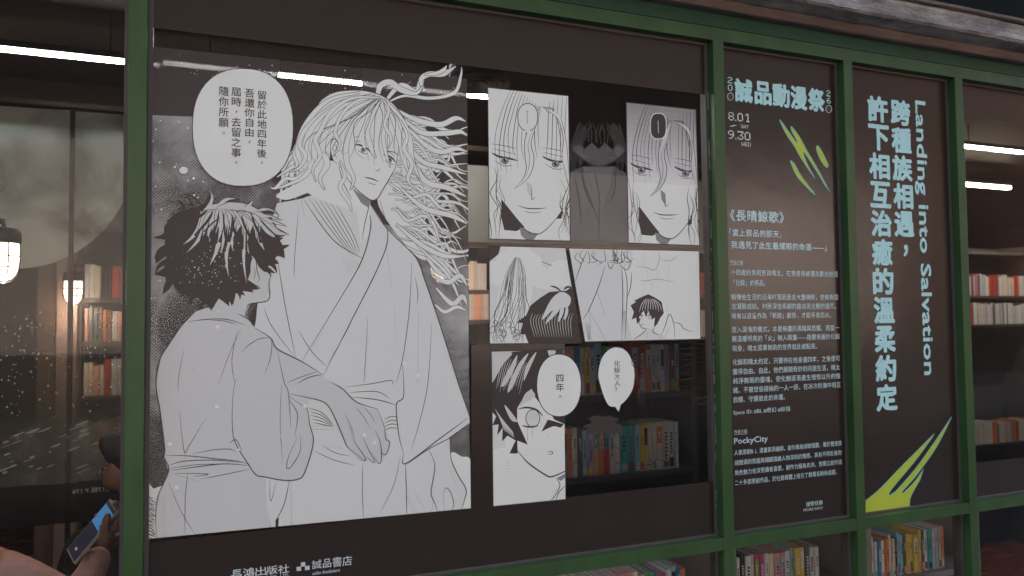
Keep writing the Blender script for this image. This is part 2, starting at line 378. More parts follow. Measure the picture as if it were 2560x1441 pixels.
def line_text(thing, name, s, px, M, off=0.0, y=GLASS_Y-.0012, rot=False, shear=0.0):
    bm = bmesh.new(); put(bm, glyph(s, off, shear), y, *rect(px, y), rot=rot); return link(name, bm, M, thing)
PUNCT = '，。、'
def row_text(bm, s, x0, x1, z0, z1, y, off, n=None):
    """a row of full-width characters in equal cells; z0..z1 is one character's height"""
    n = n or len(s); cw = (x1-x0)/n
    for i, ch in enumerate(s):
        if ch in ' 　': continue
        g = glyph(ch, off); c = cw*i+x0
        put(bm, g, y, c, c+cw, z0, z1, box_=(0.0, 1.0, -.115, .885))
def col_text(bm, s, px, y, off):
    """a column of characters: px = (left, top, right, bottom) in the photograph"""
    x0, yt, x1, yb = px; A = at((x0+x1)/2, yt, y); B = at((x0+x1)/2, yb, y); l = at(x0, (yt+yb)/2, y).x; r = at(x1, (yt+yb)/2, y).x
    h = (A.z-B.z)/len(s); k = (r-l)
    for i, ch in enumerate(s):
        zt = A.z-h*i; t = i/len(s); cx = A.x+(B.x-A.x)*0; 
        if ch in PUNCT:
            g = glyph(ch, off); a, b, c, d = g[2:6]; q = k*.9
            put(bm, g, y, cx-(b-a)*q/2, cx+(b-a)*q/2, zt-h*.5-(d-c)*q/2, zt-h*.5+(d-c)*q/2)
        else: put(bm, glyph(ch, off), y, cx-k/2, cx+k/2, zt-h*.97, zt-h*.03, box_=(0.02, .98, -.10, .87))
DIG = {'0': '01110 10001 10001 10001 10001 10001 01110', '1': '00110 01010 00010 00010 00010 00010 00111', '2': '01110 10001 00001 00110 01000 10000 11111',
       '3': '11111 00001 00010 00110 00001 10001 01110', '6': '00110 01000 10000 11110 10001 10001 01110', '8': '01110 10001 10001 01110 10001 10001 01110',
       '9': '01110 10001 10001 01111 00001 00010 01100', '.': '0 0 0 0 0 0 1', '/': '00000 00000 00011 00110 01100 11000 00000',
       'S': '01111 10000 01100 00010 00001 10001 01110', 'A': '01110 10001 10001 10001 11111 10001 10001', 'T': '11111 00100 00100 00100 00100 00100 00100',
       'W': '10001 10001 10001 10101 10101 11011 10001', 'E': '11111 10000 10000 11110 10000 10000 11111', 'D': '11110 10001 10001 10001 10001 10001 11110'}
def pixel_text(bm, s, px, y):
    x0, x1, z0, z1 = rect(px, y); rows = [DIG[c].split() for c in s]
    tot = sum(len(r[0]) for r in rows)+len(s)-1; cw = (x1-x0)/tot; ch = (z1-z0)/7; cx = x0
    for r in rows:
        for j, line in enumerate(r):
            i = 0
            while i < len(line):
                if line[i] == '1':
                    k = i
                    while k < len(line) and line[k] == '1': k += 1
                    a, b = cx+cw*i, cx+cw*k; t, u = z1-ch*j, z1-ch*(j+1)
                    bm.faces.new([bm.verts.new(v) for v in ((a, y, u), (b, y, u), (b, y, t), (a, y, t))]); i = k
                else: i += 1
        cx += cw*(len(r[0])+1)

# ---------------------------------------------------------------- tinted films on the panes
def film(name, label, polys, M=FILM, off=.0002, clip=None):
    t = empty(name, at(polys[0][0][0], polys[0][0][1], GLASS_Y), label, 'window film')
    s = Sheet(t, off=off, clip=clip)
    for p in polys: s.fill(p, 'film_sheet', M)
    s.done(); return t
def film_rect(name, label, x0, x1, z0, z1):
    t = empty(name, (x0, GLASS_Y, z0), label, 'window film')
    bm = bmesh.new(); bm.faces.new([bm.verts.new((x, GLASS_Y-.0003, z)) for x, z in ((x0, z0), (x1, z0), (x1, z1), (x0, z1))])
    link('film_sheet', bm, FILM, t); return t
gx = .0112
zt_, zb_ = ZT-.008, ZB+.008
def Zof(px, py): return at(px, py, GLASS_Y)
zTop = (Zof(535, 97).z+Zof(1740, 228).z)/2
zBot = (Zof(365, 1348).z+Zof(1178, 1272).z+Zof(1789, 1208).z)/3
film_rect('window_film', 'dark brown film band across the top of the widest pane', XA1+gx, XB0-gx, zTop, zt_)
film_rect('window_film', 'dark brown film band along the bottom of the widest pane behind two shop logos', XA1+gx, XB0-gx, zb_, zBot)
film_rect('window_film', 'dark brown film covering the narrow pane with rows of small lettering', XB1+gx, XC0-gx, zb_, zt_)
film_rect('window_film', 'dark brown film covering the narrow pane with the large vertical slogan', XC1+gx, XD0-gx, zb_, zt_)
film_rect('window_film', 'dark brown film band across the top of the rightmost pane', XD1+gx, FX1-gx, Zof(2470, 300).z, zt_)
film_rect('window_film', 'dark brown film band along the bottom of the rightmost pane', XD1+gx, FX1-gx, zb_, Zof(2500, 1150).z)
film('window_film', 'brown film strip between the large drawing and the small close-up picture', [[(1178, 862), (1236, 861), (1236, 1267), (1178, 1273)], [(1236, 859), (1412, 858), (1412, 876), (1236, 880)]])

# ---------------------------------------------------------------- the large drawing
rnd = random.Random(4)
R3 = lambda x, y: (360+x/3.0024, y/3.0024)
R4 = lambda x, y: (360+x/3.0024, 480+y/3.0024)
R5 = lambda x, y: (360+x/2.9964, 960+y/2.9964)
ill = empty('large_drawing', at(365, 1348, GLASS_Y), 'large black and white vinyl drawing of two robed figures on the widest pane', 'window drawing')
LC = [(371, 100), (1167, 158), (1177, 1271), (360, 1348.5)]
A = Sheet(ill, clip=LC)
A.fill([(372, 118), (1167, 198), (1177, 1271), (362, 1348)], 'tinted_ground', TINT)
DENSE = print_mat('strip_dimming_print', (.05, .041, .037), .988, 'dots', rough=.35, lo=.95, period=.006)
A.fill([(371, 116), (700, 150), (690, 230), (480, 294), (366, 290)], 'tinted_ground', DENSE); A.fill([(905, 170), (1167, 198), (1170, 330), (905, 300)], 'tinted_ground|right', DENSE)  # denser patches added to dim the strip light towards both its ends
# cloudy ground: left bank, low right bank
A.fill([(366, 288), (480, 292), (560, 330), (640, 420), (760, 520), (520, 1000), (410, 1230), (364, 1215)], 'cloud_print', CLOUD)
A.fill([(960, 560), (1170, 620), (1174, 1180), (1100, 1180)], 'cloud_print', CLOUD)
A.fill([(364, 1200), (384, 1222), (412, 1212), (396, 1262), (392, 1347), (362, 1348)], 'white_print', WHITE)
for i in range(26):
    y = 1235+i*4.2; A.stroke([(363, y+rnd.uniform(0, 6)), (372+rnd.uniform(0, 8), y+8), (388+rnd.uniform(-6, 4), y+rnd.uniform(10, 22))], 1.6, 'ink_print', LINE)
for i in range(46):                               # flecks in the clouds
    x, y = rnd.uniform(368, 520), rnd.uniform(300, 760); A.blob((x, y), *(rnd.uniform(.8, 2.4),)*2, 'white_print', WHITE, 9)
for c, a, b in (((459, 426), 11, 9), ((484, 446), 4, 4), ((437, 418), 3, 3)):
    A.blob(c, a+1.6, b+1.6, 'ink_print', LINE); A.blob(c, a, b, 'white_print', WHITE)
def lock(pts, wd, M=WHITE, o=2.6, tp=(.3, .08)):
    A.stroke(pts, wd+o*.85, 'hair_outline', LINE, taper=(tp[0]+.15, tp[1]+.2), n=7); A.stroke(pts, wd, 'hair_print', M, taper=tp, n=7)
# wind-blown pale hair, back layers first
A.fill([(930, 270), (1010, 280), (1062, 320), (1096, 372), (1080, 440), (1096, 500), (1060, 560), (1080, 640), (1040, 640), (960, 540), (940, 470)], 'hair_print', WHITE, True)
for i in range(66):
    t = (i*.618) % 1; x0, y0 = 930+rnd.uniform(0, 60)+60*t, 300+310*t+rnd.uniform(-25, 25)
    x1 = 1160+rnd.uniform(-60, 40); y1 = min(800, y0+rnd.uniform(-10, 150)*(.5+.7*t)); n = 9; ph = rnd.uniform(0, 6.3); amp = rnd.uniform(10, 30); fr = rnd.uniform(.8, 1.8); px_ = rnd.uniform(0, 6.3)
    pts = [(x0+(x1-x0)*k/n+amp*.55*(k/n)*math.sin(px_+fr*5*k/n), y0+(y1-y0)*(k/n)**1.2+amp*(k/n)**.7*math.sin(ph+fr*6.28*k/n)) for k in range(n+1)]
    lock(pts, rnd.uniform(4, 9), o=rnd.uniform(1.8, 2.8), tp=(.4, .1))
for pts, wd in (([(958, 262), (1000, 215), (1040, 232), (1054, 200), (1062, 190)], 15), ([(1060, 226), (1052, 200), (1072, 186), (1104, 186), (1122, 178), (1140, 166)], 13),
                ([(1060, 188), (1090, 184), (1108, 176), (1117, 164)], 9), ([(960, 262), (1010, 240), (1076, 246), (1136, 232), (1152, 190), (1154, 168)], 8),
                ([(962, 256), (946, 240), (952, 214), (976, 206), (1002, 224), (1040, 234), (1058, 214)], 14),
                ([(980, 268), (1040, 300), (1100, 312), (1140, 296), (1164, 304)], 13), ([(990, 280), (1050, 330), (1110, 334), (1150, 330), (1168, 340)], 12),
                ([(1000, 300), (1060, 360), (1100, 380), (1140, 372), (1168, 380)], 12), ([(1000, 330), (1050, 400), (1110, 420), (1166, 436)], 11),
                ([(1010, 360), (1060, 450), (1120, 470), (1166, 492)], 13), ([(1000, 470), (1060, 520), (1130, 540), (1168, 560)], 12),
                ([(990, 560), (1050, 610), (1110, 640), (1166, 640)], 11), ([(1080, 690), (1120, 706), (1150, 690), (1168, 716)], 12),
                ([(1090, 720), (1130, 760), (1156, 742), (1168, 764)], 12), ([(1088, 762), (1112, 780), (1142, 768), (1168, 778)], 9)):
    lock(pts, wd)
for i in range(22):                               # hair hanging behind the left shoulder
    x0, y0 = rnd.uniform(740, 830), rnd.uniform(300, 380); x1, y1 = rnd.uniform(676, 800), rnd.uniform(440, 512)
    lock([(x0, y0), (x0-20+rnd.uniform(-14, 8), (y0+y1)/2-20), ((x0+x1)/2-16+rnd.uniform(-12, 14), (y0+y1)/2+14), (x1, y1)], rnd.uniform(7, 13))
# the adult's robe
robe = [R4(1000, 85), R4(1180, 48), R4(1320, 10), R4(1480, 60), R4(1640, 60), R4(1700, 95), R4(1810, 262), R4(1930, 380), R4(2040, 492), R4(2100, 630), R4(2190, 900), R4(2280, 1180), R4(2360, 1440),
        R5(2432, 228), R5(2440, 292), R5(2300, 392), R5(1960, 598), R5(1965, 700), R5(2100, 960), (1070, 1290), (690, 1330), (560, 1310), (600, 1000), (640, 800), (655, 640), (676, 560)]
A.fill(robe, 'robe_print', TONE1)
# right arm of the adult and the pale cloth beside it
A.fill([R5(2300, 520), R5(2380, 545), R5(2450, 590), R5(2450, 960), R5(2290, 980), R5(2300, 700)], 'white_print', WHITE, True)
hand = [R5(2120, 470), R5(2290, 400), R5(2300, 560), R5(2350, 680), R5(2415, 790), R5(2408, 860), R5(2385, 950), R5(2250, 970), R5(2080, 990), R5(1965, 840), R5(1960, 690), R5(1955, 610)]
A.fill(hand, 'robe_print', TONE1)
W_ = 2.3
def ink(pts, wd=W_, part='ink_print', M=LINE, **k): A.stroke(pts, wd, part, M, **k)
ink([R4(1000, 85), R4(1180, 48), R4(1210, 40)]); ink([R4(1690, 80), R4(1810, 262), R4(2040, 492), R4(2100, 640), R4(2190, 900), R4(2280, 1180), R4(2360, 1440), R5(2432, 228), R5(2440, 292)], 2.8)
ink([R5(2425, 258), R5(2230, 400), R5(1960, 598), R5(1945, 520)], 2.8); ink([R5(2436, 300), R5(2300, 400), R5(2130, 490), R5(1970, 604)], 2.2)
ink([R4(1940, 1290), R5(1945, 90), R5(1890, 160), R5(1910, 390), R5(1945, 520)], 2.6)
ink([R4(2010, 520), R4(1990, 900), R4(1940, 1260), R4(1890, 1440)], 1.8); ink([R4(2060, 900), R4(2055, 1440)], 1.6); ink([R4(2160, 980), R4(2130, 1440), R5(2060, 300), R5(2000, 500)], 1.6)
ink([R4(2035, 640), R4(2055, 760), R4(2050, 850)], 1.6); ink([R4(1810, 380), R4(1860, 720)], 1.3); ink([R4(1880, 860), R4(1895, 1160)], 1.3)
# crossed collar
ink([R4(1640, 70), R4(1700, 200), R4(1690, 330), R4(1640, 500), R4(1540, 690), R4(1180, 1280)], 2.8)
ink([R4(1770, 60), R4(1830, 330), R4(1760, 560), R4(1560, 960), R4(1340, 1390)], 2.6)
ink([R4(1200, 60), R4(1420, 360), R4(1640, 500)], 2.4); ink([R4(1180, 60), R4(1205, 190)], 2)
for k in range(6): ink([R4(1240+k*38, 50+k*4), R4(1400+k*34, 280+k*8), R4(1560+k*12, 480-k*4)], 1.6)
for k in range(5): ink([R4(1490+k*22, 505+k*2), R4(1540+k*22, 605-k*10)], 1.5)
ink([R4(1160, 130), R4(1130, 500), R4(1128, 640)], 1.5); ink([R4(1000, 490), R4(1060, 860), R4(1140, 1250)], 1.9); ink([R4(900, 870), R4(960, 1010), R4(1130, 1240)], 1.6)
ink([R4(1160, 1040), R4(1260, 1200), R4(1370, 1310)], 1.6); ink([R4(1550, 990), R4(1480, 1120), R4(1380, 1290)], 1.3); ink([R4(1680, 940), R4(1660, 1300), R4(1650, 1440)], 1.5)
ink([R4(1380, 990), R4(1250, 1190)], 1.4)
# sash and lower folds
for k in range(5): ink([R5(1230+k*10, 180+k*28), R5(1330, 215+k*22), R5(1415, 300+k*6)], 1.8)
ink([R5(1240, 318), R5(1440, 312)], 1.8); ink([R5(1240, 342), R5(1460, 338)], 2); ink([R5(1560, 100), R5(1750, 120), R5(1890, 160)], 2.2); ink([R5(1500, 25), R5(1700, 0), R5(1850, -25), R5(1860, 10)], 1.8)
ink([R5(1540, 66), R5(1740, 58), R5(1840, 110)], 1.8)
for k in range(4): ink([R5(1800, 270+k*28), R5(1850, 245+k*28), R5(1905, 250+k*30)], 1.8)
ink([R5(1270, 500), R5(1420, 570), R5(1580, 610)], 1.6); ink([R5(1340, 465), R5(1440, 520), R5(1545, 540)], 1.5); ink([R5(1340, 465), R5(1500, 485)], 1.4)
ink([R5(1640, 600), R5(1635, 800), R5(1645, 1010)], 1.8); ink([R5(1920, 540), R5(1870, 760), R5(1760, 980)], 1.3); ink([R5(1958, 600), R5(1965, 800), R5(1968, 980)], 2.2); ink([R5(1965, 840), R5(2040, 980)], 1.8)
ink([R5(1100, 740), R5(1105, 1060)], 1.9); ink([R5(905, 700), R5(915, 900), R5(950, 1075)], 2.2); ink([R5(1090, 720), R5(1050, 900), R5(985, 1030)], 2); ink([R5(940, 720), R5(950, 880), R5(990, 730)], 1.4)
A.fill([R5(985, 1020), R5(1010, 1000), R5(1006, 1075), R5(985, 1075)], 'ink_print', INK)
# adult's lowered hand, generic
ink([R5(2125, 480), R5(2178, 600), R5(2165, 720), R5(2150, 820), R5(2180, 900), R5(2200, 960)], 2.4); ink([R5(2290, 400), R5(2300, 560), R5(2350, 680), R5(2412, 790), R5(2400, 870), R5(2375, 950)], 2.6)
ink([R5(2170, 870), R5(2150, 970)], 2); ink([R5(2290, 640), R5(2340, 760)], 1.5); ink([R5(2240, 820), R5(2265, 780), R5(2300, 820), R5(2320, 900), R5(2300, 960)], 2); ink([R5(2240, 820), R5(2250, 960)], 2); ink([R5(2110, 965), R5(2020, 790)], 1.4)
# the adult's head
neck = [(843, 404), (866, 470), (890, 520), (902, 610), (922, 590), (926, 500), (946, 470)]
A.fill([(796, 400), (850, 404), (880, 470), (890, 530), (800, 500), (764, 480)], 'face_print', WHITE); A.fill(neck, 'face_print', WHITE); ink([(846, 410), (858, 456), (880, 500)], 1.9); ink([(926, 500), (921, 522), (912, 560), (905, 600)], 2)
face = [(838, 330), (843, 404), (868, 444), (892, 474), (926, 500), (944, 496), (956, 476), (974, 446), (990, 412), (999, 350), (994, 300), (970, 268), (900, 262)]
A.fill(face, 'face_print', WHITE, True); ink([(846, 408), (868, 446), (892, 474), (926, 500), (944, 496), (956, 476), (974, 446), (990, 412), (998, 352)], 2.4)
A.fill([(880, 470), (926, 502), (921, 520), (903, 508)], 'face_tone', TONE3)
ear = [(829, 352), (838, 346), (846, 360), (848, 392), (842, 410), (832, 396), (827, 372)]
A.fill(ear, 'face_print', WHITE, True); ink([(842, 410), (830, 396), (826, 368), (832, 349), (842, 352), (848, 372)], 2.1); ink([(834, 362), (842, 366), (838, 384), (842, 396)], 1.5)
for (cx, cy, sx) in ((907, 371, 1), (974, 397, .82)):           # half-closed eyes
    ink([(cx-20*sx, cy-9), (cx-8*sx, cy-8), (cx+8*sx, cy-1), (cx+20*sx, cy+11)], 4.2); ink([(cx-14*sx, cy+4), (cx, cy+12), (cx+14*sx, cy+15)], 1.5)
    A.blob((cx+1, cy+4), 6.0*sx, 6.5, 'face_tone', TONE3); A.blob((cx+1, cy+3), 2.2, 3, 'ink_print', INK, 10); ink([(cx-20*sx, cy-18), (cx, cy-16), (cx+18*sx, cy-4)], 1.5)
    for k in range(5): ink([(cx-14*sx+k*7*sx, cy-9+k*3.2), (cx-15*sx+k*7*sx, cy-15+k*3.2)], 1.3)
ink([(886, 343), (912, 343), (934, 354)], 1.9); ink([(962, 378), (982, 380), (996, 388)], 1.9)
ink([(938, 424), (945, 428), (950, 421)], 1.7); ink([(911, 444), (928, 447), (946, 454)], 3); ink([(918, 456), (932, 461), (940, 462)], 1.4)
# front hair of the adult: crown and parted fringe
crown = [(740, 372), (756, 320), (786, 280), (804, 250), (842, 230), (900, 226), (940, 234), (966, 246), (992, 270), (1016, 310), (1030, 372), (1022, 420), (1008, 440), (1002, 380), (992, 330), (974, 292),
         (966, 330), (962, 372), (946, 330), (940, 300), (930, 330), (912, 372), (896, 340), (884, 330), (866, 348), (846, 344), (828, 352), (824, 400), (812, 440), (790, 470), (760, 486), (716, 500), (690, 490), (720, 470), (756, 452), (770, 430), (744, 414), (736, 392)]
A.fill(crown, 'hair_print', WHITE, True, 5); ink(cat([(740, 372), (756, 320), (786, 280), (804, 250), (842, 230), (900, 226), (940, 234), (966, 246), (992, 270), (1016, 310), (1030, 372), (1022, 420)]), 2.4, smooth=False)
for pts, wd in (([(952, 244), (912, 280), (880, 316), (866, 360), (868, 410), (884, 446), (876, 476)], 13), ([(956, 246), (930, 290), (918, 330), (930, 376), (940, 396)], 12), ([(960, 250), (984, 300), (1000, 350), (1010, 400), (1022, 436)], 13),
                ([(940, 240), (870, 270), (820, 320), (806, 370), (818, 410), (800, 446), (812, 476)], 14), ([(930, 238), (840, 262), (780, 320), (764, 372), (778, 408), (760, 440), (720, 462), (684, 474)], 14),
                ([(900, 232), (820, 252), (764, 312), (744, 372), (752, 410), (736, 430)], 12), ([(964, 250), (966, 300), (958, 340), (964, 380), (976, 420)], 9), ([(968, 256), (1004, 300), (1024, 350), (1030, 400), (1050, 450)], 13),
                ([(850, 402), (862, 440), (850, 470), (872, 506), (880, 530)], 9)):
    lock(pts, wd, o=2.2)
for i in range(15):
    t = (i+.5)/15; x = 770+t*240; w1 = rnd.uniform(-14, 14); ink([(956+(x-956)*.12, 244+6*abs(t-.8)), (956+(x-956)*.5+w1, 262+44*abs(t-.78)), (x-w1*.5, 292+70*abs(t-.75)), (x+(t-.8)*36+w1, 330+60*abs(t-.7)+rnd.uniform(0, 40)), (x+(t-.8)*20-w1, 372+50*rnd.random())], rnd.uniform(1.0, 1.7))
for pts, wd in (([(952, 246), (900, 250), (860, 280), (838, 330), (850, 360), (832, 392)], 8), ([(948, 244), (880, 246), (828, 280), (800, 330), (788, 350), (800, 390), (782, 424), (790, 456)], 10), ([(958, 250), (972, 276), (962, 312), (978, 346), (970, 372)], 7),
                ([(830, 262), (784, 300), (760, 330), (748, 362), (764, 390), (748, 420), (722, 430)], 10), ([(770, 420), (740, 446), (712, 448), (690, 470), (676, 470)], 8), ([(1000, 300), (1018, 340), (1010, 372), (1030, 410), (1020, 450), (1044, 480)], 10)): lock(pts, wd, o=2.2)
# the child's robe and sleeve
child = [R4(385, 900), R4(500, 860), R4(700, 880), R4(790, 960), R4(830, 1020), R4(950, 1098), R4(1000, 1170), R4(1180, 1270), R4(1338, 1370), R4(1345, 1395), R4(1450, 1440), R5(1490, 30), R5(1590, 130), R5(1680, 190), R5(1750, 190), R5(1800, 320), R5(1840, 430), R5(1810, 525), R5(1770, 590), R5(1660, 575), R5(1560, 520),
         R5(1500, 430), R5(1440, 310), R5(1400, 180), R5(1330, 130), R5(1230, 120), R5(1235, 300), R5(1268, 440), R5(1205, 660), R5(1150, 716), R5(1040, 722), R5(905, 698), R5(915, 880), R5(950, 1080), R5(95, 1160), R5(88, 980), R5(110, 830), R5(185, 650), R5(150, 550), R5(155, 480), R5(120, 200), R4(90, 1440), R4(128, 1240), R4(280, 1012)]
A.fill(child, 'robe_print|child', TONE2)
c4 = lambda *p: [R4(*q) for q in p]; c5 = lambda *p: [R5(*q) for q in p]
ink(c4((385, 900), (280, 1012), (128, 1240), (90, 1440))+c5((120, 200), (155, 480), (150, 550), (185, 650), (110, 830), (88, 980), (95, 1160)), 2.8)
ink(c4((440, 870), (560, 872), (690, 910), (785, 960), (815, 1005)), 2.4); ink(c4((330, 975), (470, 958), (620, 958), (760, 1000)), 2.2); ink(c4((500, 965), (600, 970), (695, 995)), 1.8)
ink(c4((830, 1020), (950, 1098), (1000, 1180), (1180, 1272), (1338, 1370)), 3); ink(c4((950, 1098), (880, 1100), (800, 1140), (735, 1200)), 1.8); ink(c4((950, 1100), (960, 1160), (945, 1260), (905, 1370)), 1.6)
ink(c4((1338, 1372), (1240, 1392), (1150, 1440)), 2.2); ink(c4((1300, 1350), (1180, 1390), (1080, 1430)), 1.6)
ink(c4((1000, 1190), (1030, 1330), (1055, 1440))+c5((1080, 60), (1095, 250), (1100, 320)), 1.8)
ink(c5((1090, 75), (1200, 98), (1330, 130), (1390, 180), (1450, 300), (1500, 420), (1530, 480), (1660, 575)), 2.8); ink(c5((1410, -5), (1490, 40), (1590, 135), (1750, 190)), 2.8)
ink(c5((1085, 90), (1150, 140), (1220, 190), (1240, 300), (1268, 440), (1205, 660), (1150, 716), (1040, 722), (905, 698), (840, 682), (780, 600), (680, 430), (660, 260), (670, 60), (690, -40)), 2.8)
ink(c5((1090, 120), (1140, 200), (1150, 260), (1130, 390)), 2); ink(c5((1170, 380), (1170, 500), (1110, 610), (1070, 632), (1085, 540), (1150, 400)), 1.9); ink(c5((1030, 0), (1020, 300), (1040, 600)), 1.2)
ink(c4((300, 1180), (270, 1330), (255, 1440))+c5((260, 60),), 1.3); ink(c4((730, 1020), (640, 1220), (560, 1440)), 1.2); ink(c4((700, 1040), (660, 1260), (680, 1440)), 1.5)
ink(c5((265, 200), (300, 500), (340, 460), (460, 260)), 1.7); ink(c5((300, 510), (312, 570)), 1.8)
# child's sash
ink(c5((160, 535), (330, 540), (520, 560), (700, 580), (790, 605)), 2.4); ink(c5((185, 612), (300, 580), (520, 572), (720, 590)), 2.2); ink(c5((190, 650), (400, 622), (600, 600), (790, 612)), 2.4); ink(c5((190, 634), (400, 606), (640, 600)), 1.6)
ink(c5((210, 670), (480, 676), (370, 695)), 1.7); ink(c5((230, 680), (420, 735)), 1.7); ink(c5((420, 715), (600, 680), (790, 640)), 1.8); ink(c5((360, 525), (520, 495), (640, 490), (690, 510)), 1.8); ink(c5((640, 445), (690, 420), (735, 505)), 2)
ink(c5((330, 650), (310, 850), (305, 1130)), 1.6); ink(c5((180, 730), (280, 960), (385, 1130)), 1.3); ink(c5((150, 840), (150, 1150)), 1.2)
# child's resting hand: knuckles and four separate fingers, a thumb beside them
ink(c5((1750, 190), (1800, 320), (1810, 410), (1840, 440), (1815, 525), (1785, 520), (1770, 440)), 2.2)
for pts in (((1560, 410), (1600, 470), (1660, 560), (1640, 575), (1590, 540)), ((1635, 390), (1680, 490), (1725, 570), (1715, 590), (1670, 545)), ((1730, 350), (1770, 440), (1778, 570), (1755, 595), (1725, 540))):
    ink(c5(*pts), 2.1)
for a, b in (((1500, 220), (1580, 420)), ((1580, 170), (1690, 330)), ((1640, 170), (1730, 290)), ((1520, 300), (1560, 400))): ink([R5(*a), R5((a[0]+b[0])/2+12, (a[1]+b[1])/2), R5(*b)], 1.2)
# child's head: neck, cheek, ear, then the dark hair
A.fill(c4((500, 870), (560, 700), (800, 480), (945, 480), (955, 580), (940, 700), (940, 790), (915, 820), (795, 842), (757, 930)), 'face_print', TONE2)
ink(c4((955, 570), (948, 640), (938, 690), (944, 780), (915, 822), (795, 842), (770, 880), (757, 932)), 2.6)
hair = c4((440, 108), (480, 60), (510, 0), (516, 70), (560, 104), (660, 100), (780, 100), (812, 70), (800, 110), (900, 140), (960, 200), (1000, 270), (1090, 320), (1010, 345), (1040, 400), (1090, 396), (1050, 430), (1058, 495), (1010, 470), (985, 500), (1015, 540), (960, 545), (930, 560),
          (990, 612), (900, 600), (860, 560), (840, 520), (825, 490), (805, 520), (800, 600), (780, 660), (870, 718), (800, 715), (825, 755), (740, 745), (760, 780), (690, 760), (670, 850), (640, 800), (640, 860), (590, 820), (560, 800), (520, 870), (490, 880), (480, 840), (440, 830), (410, 790), (370, 790),
          (330, 860), (360, 790), (300, 770), (260, 760), (215, 690), (190, 730), (140, 770), (170, 700), (160, 640), (75, 620), (150, 570), (170, 480), (90, 540), (80, 480), (150, 420), (160, 360), (66, 346), (150, 340), (150, 260), (200, 200), (160, 230), (230, 160), (330, 130))
A.fill(hair, 'hair_print|dark', INK)
for pts, wd in ((((250, 50), (320, 20), (400, 60), (430, 100)), 3), (((290, 95), (360, 100), (425, 130)), 3), (((170, 200), (260, 130), (380, 120)), 3), (((560, 104), (620, 60), (720, 55)), 5), (((980, 210), (1010, 180), (975, 130)), 2)):
    ink(c4(*pts), wd, 'hair_print|dark', INK, taper=(.1, .6))
A.fill(c4((440, 150), (480, 108), (560, 88), (640, 80), (720, 84), (800, 104), (870, 146), (940, 205), (1000, 280), (940, 262), (890, 236), (850, 280), (800, 240), (740, 250), (690, 215), (620, 250), (560, 205), (500, 250), (470, 200)), 'hair_print|shine', TONE2, True, 4)
def tuft(root, tip, wd, bow, M=TONE2, part='hair_print|shine'):
    (x0, y0), (x1, y1) = root, tip; dx, dy = x1-x0, y1-y0; l = math.hypot(dx, dy); nx, ny = -dy/l, dx/l
    side = lambda t, s_: (x0+dx*t+nx*(bow*math.sin(math.pi*t)+s_*wd/2*(1-t)**.8), y0+dy*t+ny*(bow*math.sin(math.pi*t)+s_*wd/2*(1-t)**.8))
    A.fill([R4(*side(t/7, 1)) for t in range(8)]+[R4(*side(t/7, -1)) for t in range(6, -1, -1)], part, M)
for root, tip, wd, bow in (((450, 160), (292, 398), 60, -34), ((470, 180), (318, 458), 50, -34), ((470, 190), (405, 372), 50, -16), ((520, 190), (470, 330), 60, -12), ((550, 190), (492, 556), 66, -40), ((600, 180), (575, 470), 50, -14), ((660, 180), (672, 450), 66, 14), ((690, 190), (640, 330), 40, 8),
                           ((745, 190), (636, 640), 60, 66), ((760, 180), (790, 470), 54, 18), ((820, 190), (772, 690), 44, 46), ((850, 200), (905, 440), 66, 24), ((900, 220), (1000, 350), 74, 18), ((930, 225), (1088, 322), 70, 30), ((640, 200), (612, 420), 30, -8), ((480, 210), (508, 420), 26, 10)): tuft(root, tip, wd, bow)
for k in range(26):
    x = 420+k*20+rnd.uniform(-8, 8); tuft((x-20+rnd.uniform(-14, 14), 400+rnd.uniform(-40, 60)), (x+(620-x)*.12, 205+rnd.uniform(-30, 70)+abs(x-640)*.12), rnd.uniform(10, 30), rnd.uniform(-14, 14), INK, 'hair_print|dark')
for k in range(15):
    x1 = 330+k*48; y1 = 300+70*math.sin(k*2.1)+abs(k-6)*6; ink(c4((500+k*14, 118+abs(k-5)*3), (480+(x1-480)*.45+k*8, 165), (x1, y1)), 1.5, taper=(.2, .3))
for root, tip, wd, bow in (((520, 96), (380, 330), 30, -40), ((560, 110), (520, 330), 22, -16), ((600, 100), (610, 350), 20, 10), ((660, 110), (700, 380), 24, 16), ((730, 110), (820, 390), 26, 30), ((800, 130), (930, 400), 26, 34), ((480, 110), (300, 250), 34, -30), ((860, 160), (990, 330), 18, 20), ((690, 150), (665, 300), 16, 4), ((560, 150), (450, 300), 18, -14)): ink(c4((root[0], root[1]+rnd.uniform(10, 60)), ((root[0]+tip[0])/2-bow*.6, (root[1]+tip[1])/2+10), tip), wd*.22, 'hair_print|dark', INK, taper=(.05, .9))
ink(c4((440, 120), (480, 100), (560, 82), (640, 74), (720, 78), (800, 98), (870, 140), (945, 205), (1010, 285), (1090, 322)), 2.4)
for root, tip, wd, bow in (((900, 180), (1040, 215), 26, -12), ((940, 220), (1075, 262), 24, -14), ((860, 140), (1010, 165), 18, -16)): tuft(root, tip, wd, bow, TONE2); ink([R4(root[0], root[1]-12), R4((root[0]+tip[0])/2, (root[1]+tip[1])/2-14), R4(*tip)], 1.7); ink([R4(root[0], root[1]+12), R4((root[0]+tip[0])/2, (root[1]+tip[1])/2+6), R4(*tip)], 1.4)
